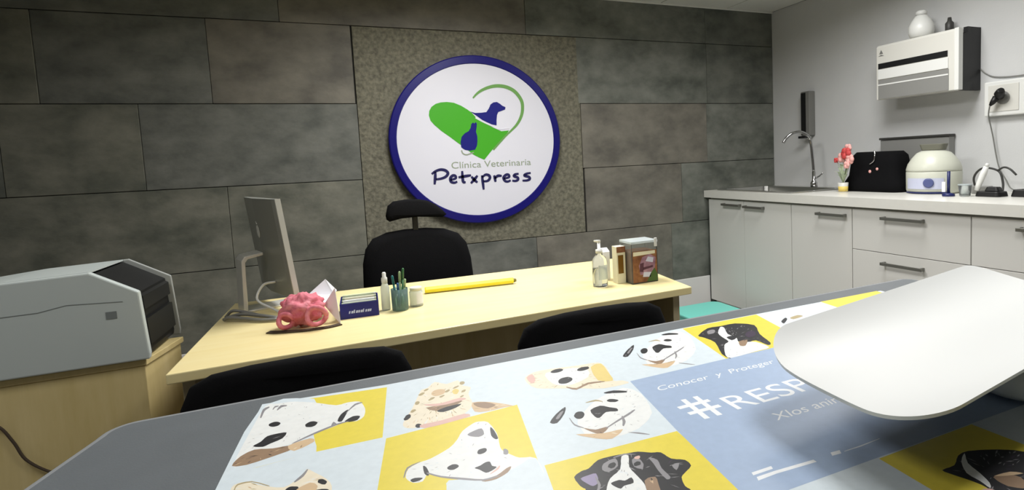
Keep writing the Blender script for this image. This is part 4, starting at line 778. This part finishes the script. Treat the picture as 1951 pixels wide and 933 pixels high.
# navy stand, clear cup
ns = thing('tube_stand','navy upright holder with white tag in front of cream dome','stand',(2.935,1.895,KZ))
MB().lathe([(.027,0),(.029,.003),(.029,.012),(.012,.018)],(2.935,1.895,KZ)).build('base','navy',ns); MB().tube([(2.935,1.895,KZ+.0185),(2.94,1.897,KZ+.13)],.0075).build('rod','navy',ns)
bx('white_tag',(2.925,1.905,KZ+.022),(2.93,1.924,KZ+.075),'paper',ns,.001)
cc = thing('clear_cup','small clear plastic cup beside the navy holder','cup',(2.965,1.83,KZ))
MB().lathe([(.022,0),(.024,.002),(.03,.062),(.0285,.062),(.0225,.004),(.002,.004)],(2.965,1.83,KZ)).build('cup_wall','clear',cc); MB().lathe([(.0302,.0565),(.0318,.0585),(.0318,.0615),(.0302,.063)],(2.965,1.83,KZ)).build('rim','frost',cc)
# clipper on its black base
cp = thing('charger_base','black charging base carrying the white clipper','charger',(3.02,1.735,KZ))
MB().prism([(3.02+x,1.735+y,KZ) for x,y in rrect(-.045,-.06,.045,.06,.02)],[(3.02+x,1.735+y,KZ+.026) for x,y in rrect(-.04,-.055,.04,.055,.018)]).build('base_plate','black_plastic',cp,bevel=.004)
MB().prism([(3.02+x,1.725+y,KZ+.0265) for x,y in rrect(-.025,-.035,.025,.035,.012)],[(3.02+x,1.725+y,KZ+.048) for x,y in rrect(-.018,-.026,.018,.026,.01)]).build('cradle','black_plastic',cp,bevel=.003)
hc = thing('hair_clipper','slim white clipper standing tilted in the black charging base','clipper',(3.0,1.775,KZ+.03))
MB().tube([(2.985,1.785,KZ+.030),(2.99,1.778,KZ+.06),(3.0,1.762,KZ+.115),(3.005,1.752,KZ+.15)],[.011,.013,.015,.011],0,14).build('handle','white_plastic',hc)
MB().tube([(3.0055,1.751,KZ+.1515),(3.008,1.746,KZ+.165)],[.010,.008],0,12).build('blade_head','white_plastic',hc)
ch = thing('charger_box','low black charger box on the worktop below the wall socket, beyond the clipper','charger',(3.07,1.60,KZ))
MB().prism([(3.07+x,1.60+y,KZ) for x,y in rrect(-.04,-.075,.04,.06,.015)],[(3.07+x,1.60+y,KZ+.035) for x,y in rrect(-.034,-.068,.034,.052,.015)]).build('charger_body','black_plastic',ch,bevel=.004)
bx('charging_slot',(3.055,1.585,KZ+.0352),(3.085,1.62,KZ+.038),'dark_grey',ch,.001)
bl = MB().tube(arc_pts([(3.22,1.93,KZ+.02),(3.21,1.935,KZ+.08),(3.20,1.90,KZ+.125),(3.19,1.85,KZ+.135),(3.18,1.79,KZ+.115),(3.175,1.77,KZ+.06),(3.165,1.765,KZ+.02),(3.16,1.765,KZ+.0075)]),.0055)
bl.tube(arc_pts([(3.18,1.80,KZ+.12),(3.17,1.765,KZ+.138),(3.16,1.73,KZ+.13),(3.16,1.70,KZ+.10)]),.005)
bl.tube(arc_pts([(3.22,1.93,KZ+.02),(3.23,1.945,KZ+.008),(3.25,1.95,KZ+.0075)]),.0055)
tag(bl.build('black_cable','dark_grey'),'black cable looped upright on the worktop behind clear cup','cable')
ad = thing('power_adapter','small grey adapter box behind the white clipper','adapter',(3.17,1.86,KZ))
bx('adapter_body',(3.135,1.815,KZ),(3.175,1.905,KZ+.042),'grey_panel',ad,.004); bx('adapter_face',(3.1335,1.825,KZ+.006),(3.1346,1.895,KZ+.036),'mid_grey',ad,0)

# ================================================================== examination table in the foreground
EZ=.88
ex = thing('exam_table','grey vinyl-topped examination table with rounded corners in the foreground','table',(.75,.6,0))
E0=[(-.317,.185)]
def tab(ins,z):
    out=[]
    for cx,cy,a0,r in ((1.325,.954,0,.035),(-.272,.940,90,.045),(-.405,.285,180,.09),(1.27,.285,270,.09)):
        for i in range(9):
            a=R(a0+90*i/8); out.append((cx+(r-ins)*math.cos(a),cy+(r-ins)*math.sin(a),z))
    return out
n=36; loops=[tab(.02,.835),tab(.004,.84),tab(0,.848),tab(0,.868),tab(.003,.8755),tab(.009,.8795),tab(.016,.880)]
w=MB(); w.add([p for l in loops for p in l],[(k*n+i,k*n+(i+1)%n,(k+1)*n+(i+1)%n,(k+1)*n+i) for k in range(6) for i in range(n)]+[tuple(range(n))[::-1]],1,True); w.add(loops[-1],[tuple(range(n))],0)
tp=w.build('table_top',['table_grey','table_rim'],ex)
MB().prism([(.75+x,.58+y,.03) for x,y in rrect(-.16,-.16,.16,.16,.03)],[(.75+x,.58+y,.8345) for x,y in rrect(-.16,-.16,.16,.16,.03)]).build('pedestal','pedestal',ex,bevel=.004)
MB().prism([(.75+x,.58+y,0) for x,y in rrect(-.5,-.3,.5,.3,.05)],[(.75+x,.58+y,.0295) for x,y in rrect(-.5,-.3,.5,.3,.05)]).build('foot_plate','pedestal',ex,bevel=.004)
# printed mat with the dog pictures: one printed sheet, its picture in thin inks
pm=MB(); keys=list(PC); L0=.8806; ST=1e-5; LV=[]
def soft(P):
    out=[]; k=len(P)
    for i in range(k):
        a,b_,c_,d=[Vector(P[(i+j)%k]) for j in (-1,0,1,2)]
        for t in (0,.33,.67): out.append(tuple(b_+.35*(c_-a)*t*(1-t)*(1-t)*1.2-.35*(d-b_)*t*t*(1-t)*1.2+(c_-b_)*(3*t*t-2*t*t*t if 0 else t)))
    return out
def over(P):
    """height of one film of ink laid over whatever it crosses"""
    xs=[q[0] for q in P]; ys=[q[1] for q in P]; b_=(min(xs),min(ys),max(xs),max(ys)); l=1
    for c_,k in LV:
        if k>=l and b_[0]<c_[2] and b_[2]>c_[0] and b_[1]<c_[3] and b_[3]>c_[1]: l=k+1
    LV.append((b_,l)); return L0+ST*l
def ink(poly,col):
    z=over([(x/1000,y/1000) for x,y in poly]); pts=[(x/1000,y/1000,z) for x,y in poly]; pm.add(pts,[tuple(range(len(pts)))],keys.index(col))
def inside(p,P):
    c_=False; j=len(P)-1
    for i in range(len(P)):
        if (P[i][1]>p[1])!=(P[j][1]>p[1]) and p[0]<(P[j][0]-P[i][0])*(p[1]-P[i][1])/(P[j][1]-P[i][1])+P[i][0]: c_=not c_
        j=i
    return c_
RF=random.Random(5)
FUR=dict(ink=('grey','plum','grey'),cream=('tan','white','olive'),white=('pale','pale','grey'),tan=('brown','cream','olive'),brown=('tan','ink','plum'),yellow=())
def fur(poly,col,lay):
    if lay<2 or col not in FUR or not FUR[col]: return
    xs=[q[0] for q in poly]; ys=[q[1] for q in poly]; w_,h_=max(xs)-min(xs),max(ys)-min(ys)
    if w_*h_<500: return
    cx,cy=sum(xs)/len(xs),sum(ys)/len(ys)
    for k in range(int(min(170,w_*h_/55))):
        p=(RF.uniform(min(xs),max(xs)),RF.uniform(min(ys),max(ys)))
        if not inside(p,poly): continue
        a=math.atan2(p[1]-cy,p[0]-cx)+RF.uniform(-.5,.5); l=RF.uniform(4,13 if col!='white' else 7); e=(p[0]+l*math.cos(a),p[1]+l*math.sin(a)); m_=((p[0]+e[0])/2,(p[1]+e[1])/2); t=RF.uniform(.3,.9 if col!='white' else .5)
        if not inside(e,poly): continue
        ink([p,(m_[0]-t*math.sin(a),m_[1]+t*math.cos(a)),e,(m_[0]+t*math.sin(a),m_[1]-t*math.cos(a))],RF.choice(FUR[col]))
base=[(-116,945),(62,927),(430,927),(805,925),(1180,922),(1145,255),(-178,255)]
pm.prism([(x/1000,y/1000,L0-.0004) for x,y in base],[(x/1000,y/1000,L0) for x,y in base],keys.index('pale'))
for col,lay,poly in sorted(POSTER_ART,key=lambda q:q[1]):
    if lay>1 and col!='paper' and len(poly)<60: poly=soft(poly)
    ink(poly,col); fur(poly,col,lay)
def mt(body,size,x,y,lay=3,width=None,shear=0,rot=0):
    v,f=text_verts(body,size,shear); mx=max(p.x for p in v); k=(width/mx) if width else 1
    q=[(x+p.x*k,y+p.y) for p in v]; z=over(q)
    pm.add([(p[0],p[1],z) for p in q],f,keys.index('paper'))
def bar(x0,y0,x1,y1,wd,lay=3):
    a=Vector((x0,y0,0)); d=Vector((x1,y1,0)); t=(d-a).normalized(); nn=Vector((-t.y,t.x,0))*wd/2
    z=over([(p.x,p.y) for p in (a-nn,d-nn,d+nn,a+nn)]); pm.add([(p.x,p.y,z) for p in (a-nn,d-nn,d+nn,a+nn)],[(0,1,2,3)],keys.index('paper'))
bar(.412,.607,.463,.607,.008); bar(.410,.628,.461,.628,.008); bar(.425,.584,.431,.648,.008); bar(.445,.584,.451,.648,.008)
mt('RESPETO',.060,.470,.5855,3,.29)
mt('Conocer  y  Proteger',.022,.416,.690,3,.225,.35)
mt('Xlos animales',.026,.498,.5365,3,.17,.25)
pm_o=pm.build('printed_mat',[M['ink_'+k] for k in keys]); tag(pm_o,'printed vinyl mat with dog pictures, yellow squares and blue hashtag panel on exam table','mat')

# pet scale with a curved white tray
th=R(TRAY['rot']); tc=Vector((TRAY['x'],TRAY['y'],0)); TL,TW,TR=TRAY['L'],TRAY['W'],TRAY['r']
ps = thing('pet_scale','white pet scale with curved tray resting on the exam table','scale',(tc.x,tc.y,.8826))
def tw(u,v,z): return Vector((tc.x+u*math.cos(th)-v*math.sin(th)+TRAY['sh']*v, tc.y+u*math.sin(th)+v*math.cos(th), z))
def tray_z(u,v):
    q=min(1,abs(v)/(TW/2)); e=min(1,abs(u)/(TL/2))
    return TRAY['z']+TRAY['rise']*q**3*(1 if v>0 else TRAY['near'])+TRAY['tilt']*u
nu,nv=56,28; vs=[]; fs=[]
def sq(a,b_):      # square -> rounded rectangle by pulling corner points in
    u=a*TL/2; v=b_*TW/2
    cu,cv=TL/2-TR,TW/2-TR; du,dv=abs(u)-cu,abs(v)-cv
    if du>0 and dv>0:
        m_=max(du,dv)/TR; l_=math.hypot(du,dv); k=m_*TR/l_; u=math.copysign(cu+du*k,u); v=math.copysign(cv+dv*k,v)
    return u,v
top=[];bot=[]
for i in range(nu+1):
    for j in range(nv+1):
        a=-1+2*i/nu; b_=-1+2*j/nv; a=math.copysign(1-(1-abs(a))**1.25,a)
        u,v=sq(a,b_); z=tray_z(u,v); top.append(tw(u,v,z)); bot.append(tw(u*.996,v*.992,z-.0045))
w=MB(); K=(nu+1)*(nv+1); idx=lambda i,j:i*(nv+1)+j
fs=[(idx(i,j),idx(i+1,j),idx(i+1,j+1),idx(i,j+1)) for i in range(nu) for j in range(nv)]
fs+=[tuple(K+q for q in f[::-1]) for f in fs]
edge=[idx(i,0) for i in range(nu)]+[idx(nu,j) for j in range(nv)]+[idx(i,nv) for i in range(nu,0,-1)]+[idx(0,j) for j in range(nv,0,-1)]
fs+=[(edge[k],edge[k-1],K+edge[k-1],K+edge[k]) for k in range(len(edge))]
w.add(top,fs[:nu*nv],0,True); w.add(top+bot,fs[2*nu*nv:],0,True); w.add(bot,[tuple(q-K for q in f) for f in fs[nu*nv:2*nu*nv]],1,True)
o=w.build('weighing_tray',['tray','dark_grey'],ps); o['label']='large curved glossy white tray'  # tray underside coloured dark to deepen the shade beneath it
o.modifiers.new('edge','EDGE_SPLIT').split_angle=R(60)
BS=TRAY['base']
def bt(ins,z): return [tuple(tw(BS[0]+x,BS[1]+y,z)) for x,y in rrect(-BS[2]/2+ins,-BS[3]/2+ins,BS[2]/2-ins,BS[3]/2-ins,.045)]
lo=[bt(.006,.887),bt(0,.895),bt(.002,.925),bt(.02,.940)]; n=len(lo[0])
MB().add([p for l in lo for p in l],[(k*n+i,k*n+(i+1)%n,(k+1)*n+(i+1)%n,(k+1)*n+i) for k in range(3) for i in range(n)]+[tuple(range(n))[::-1],tuple(range(3*n,4*n))],0,True).build('scale_body','scale_body',ps)
MB().prism(bt(.05,.9405),bt(.05,TRAY['z']-.006)).build('tray_support','dark_grey',ps)
for sx_ in (-1,1):
    for sy_ in (-1,1):
        p=tw(BS[0]+sx_*(BS[2]/2-.04),BS[1]+sy_*(BS[3]/2-.04),.8826)
        MB().lathe([(.012,0),(.012,.0042)],p).build('foot','black_plastic',ps)

# ================================================================== camera
cam=bpy.data.cameras.new('camera'); co=bpy.data.objects.new('camera',cam); COL.objects.link(co); scene.camera=co
F_,PX_,PY_=1072.8,1104.2,392.9; yaw,pit,rol=R(-23.81),R(4.54),R(-2.64)
cy,sy=math.cos(yaw),math.sin(yaw); cp_,sp_=math.cos(pit),math.sin(pit); cr_,sr=math.cos(rol),math.sin(rol)
right=Vector((cy,sy,0)); fwd=Vector((-sy*cp_,cy*cp_,-sp_)); up=right.cross(fwd)
rt=right*cr_+up*sr; u2=-right*sr+up*cr_
m4=Matrix((( rt.x,u2.x,-fwd.x,0),(rt.y,u2.y,-fwd.y,0),(rt.z,u2.z,-fwd.z,1.22),(0,0,0,1))); co.matrix_world=m4
cam.sensor_fit='HORIZONTAL'; cam.sensor_width=36; cam.lens=F_*36/1951; cam.shift_x=(975.5-PX_)/1951; cam.shift_y=(PY_-466.5)/1951; cam.clip_start=.02

# ================================================================== light: recessed ceiling panels, an added fill for the printer, a little room glow
def panel(x,y,sx_,sy_,e,col=(1,.99,.975)):
    l=bpy.data.lights.new('ceiling_or_fill_light','AREA'); l.shape='RECTANGLE'; l.size=sx_; l.size_y=sy_; l.energy=e; l.color=col; l.spread=R(165)
    o=bpy.data.objects.new('ceiling_or_fill_light',l); COL.objects.link(o); o.location=(x,y,CZ-.006)
for a in LIGHTS: panel(*a)
wd=bpy.data.worlds.new('world'); scene.world=wd; wd.use_nodes=True; wd.node_tree.nodes['Background'].inputs[0].default_value=(.5,.52,.55,1); wd.node_tree.nodes['Background'].inputs[1].default_value=.15
vs_=scene.view_settings; scene.display_settings.display_device='sRGB'; vs_.view_transform='Standard'; vs_.look='None'; vs_.exposure=EXPOSURE; vs_.gamma=1; vs_.use_curve_mapping=False
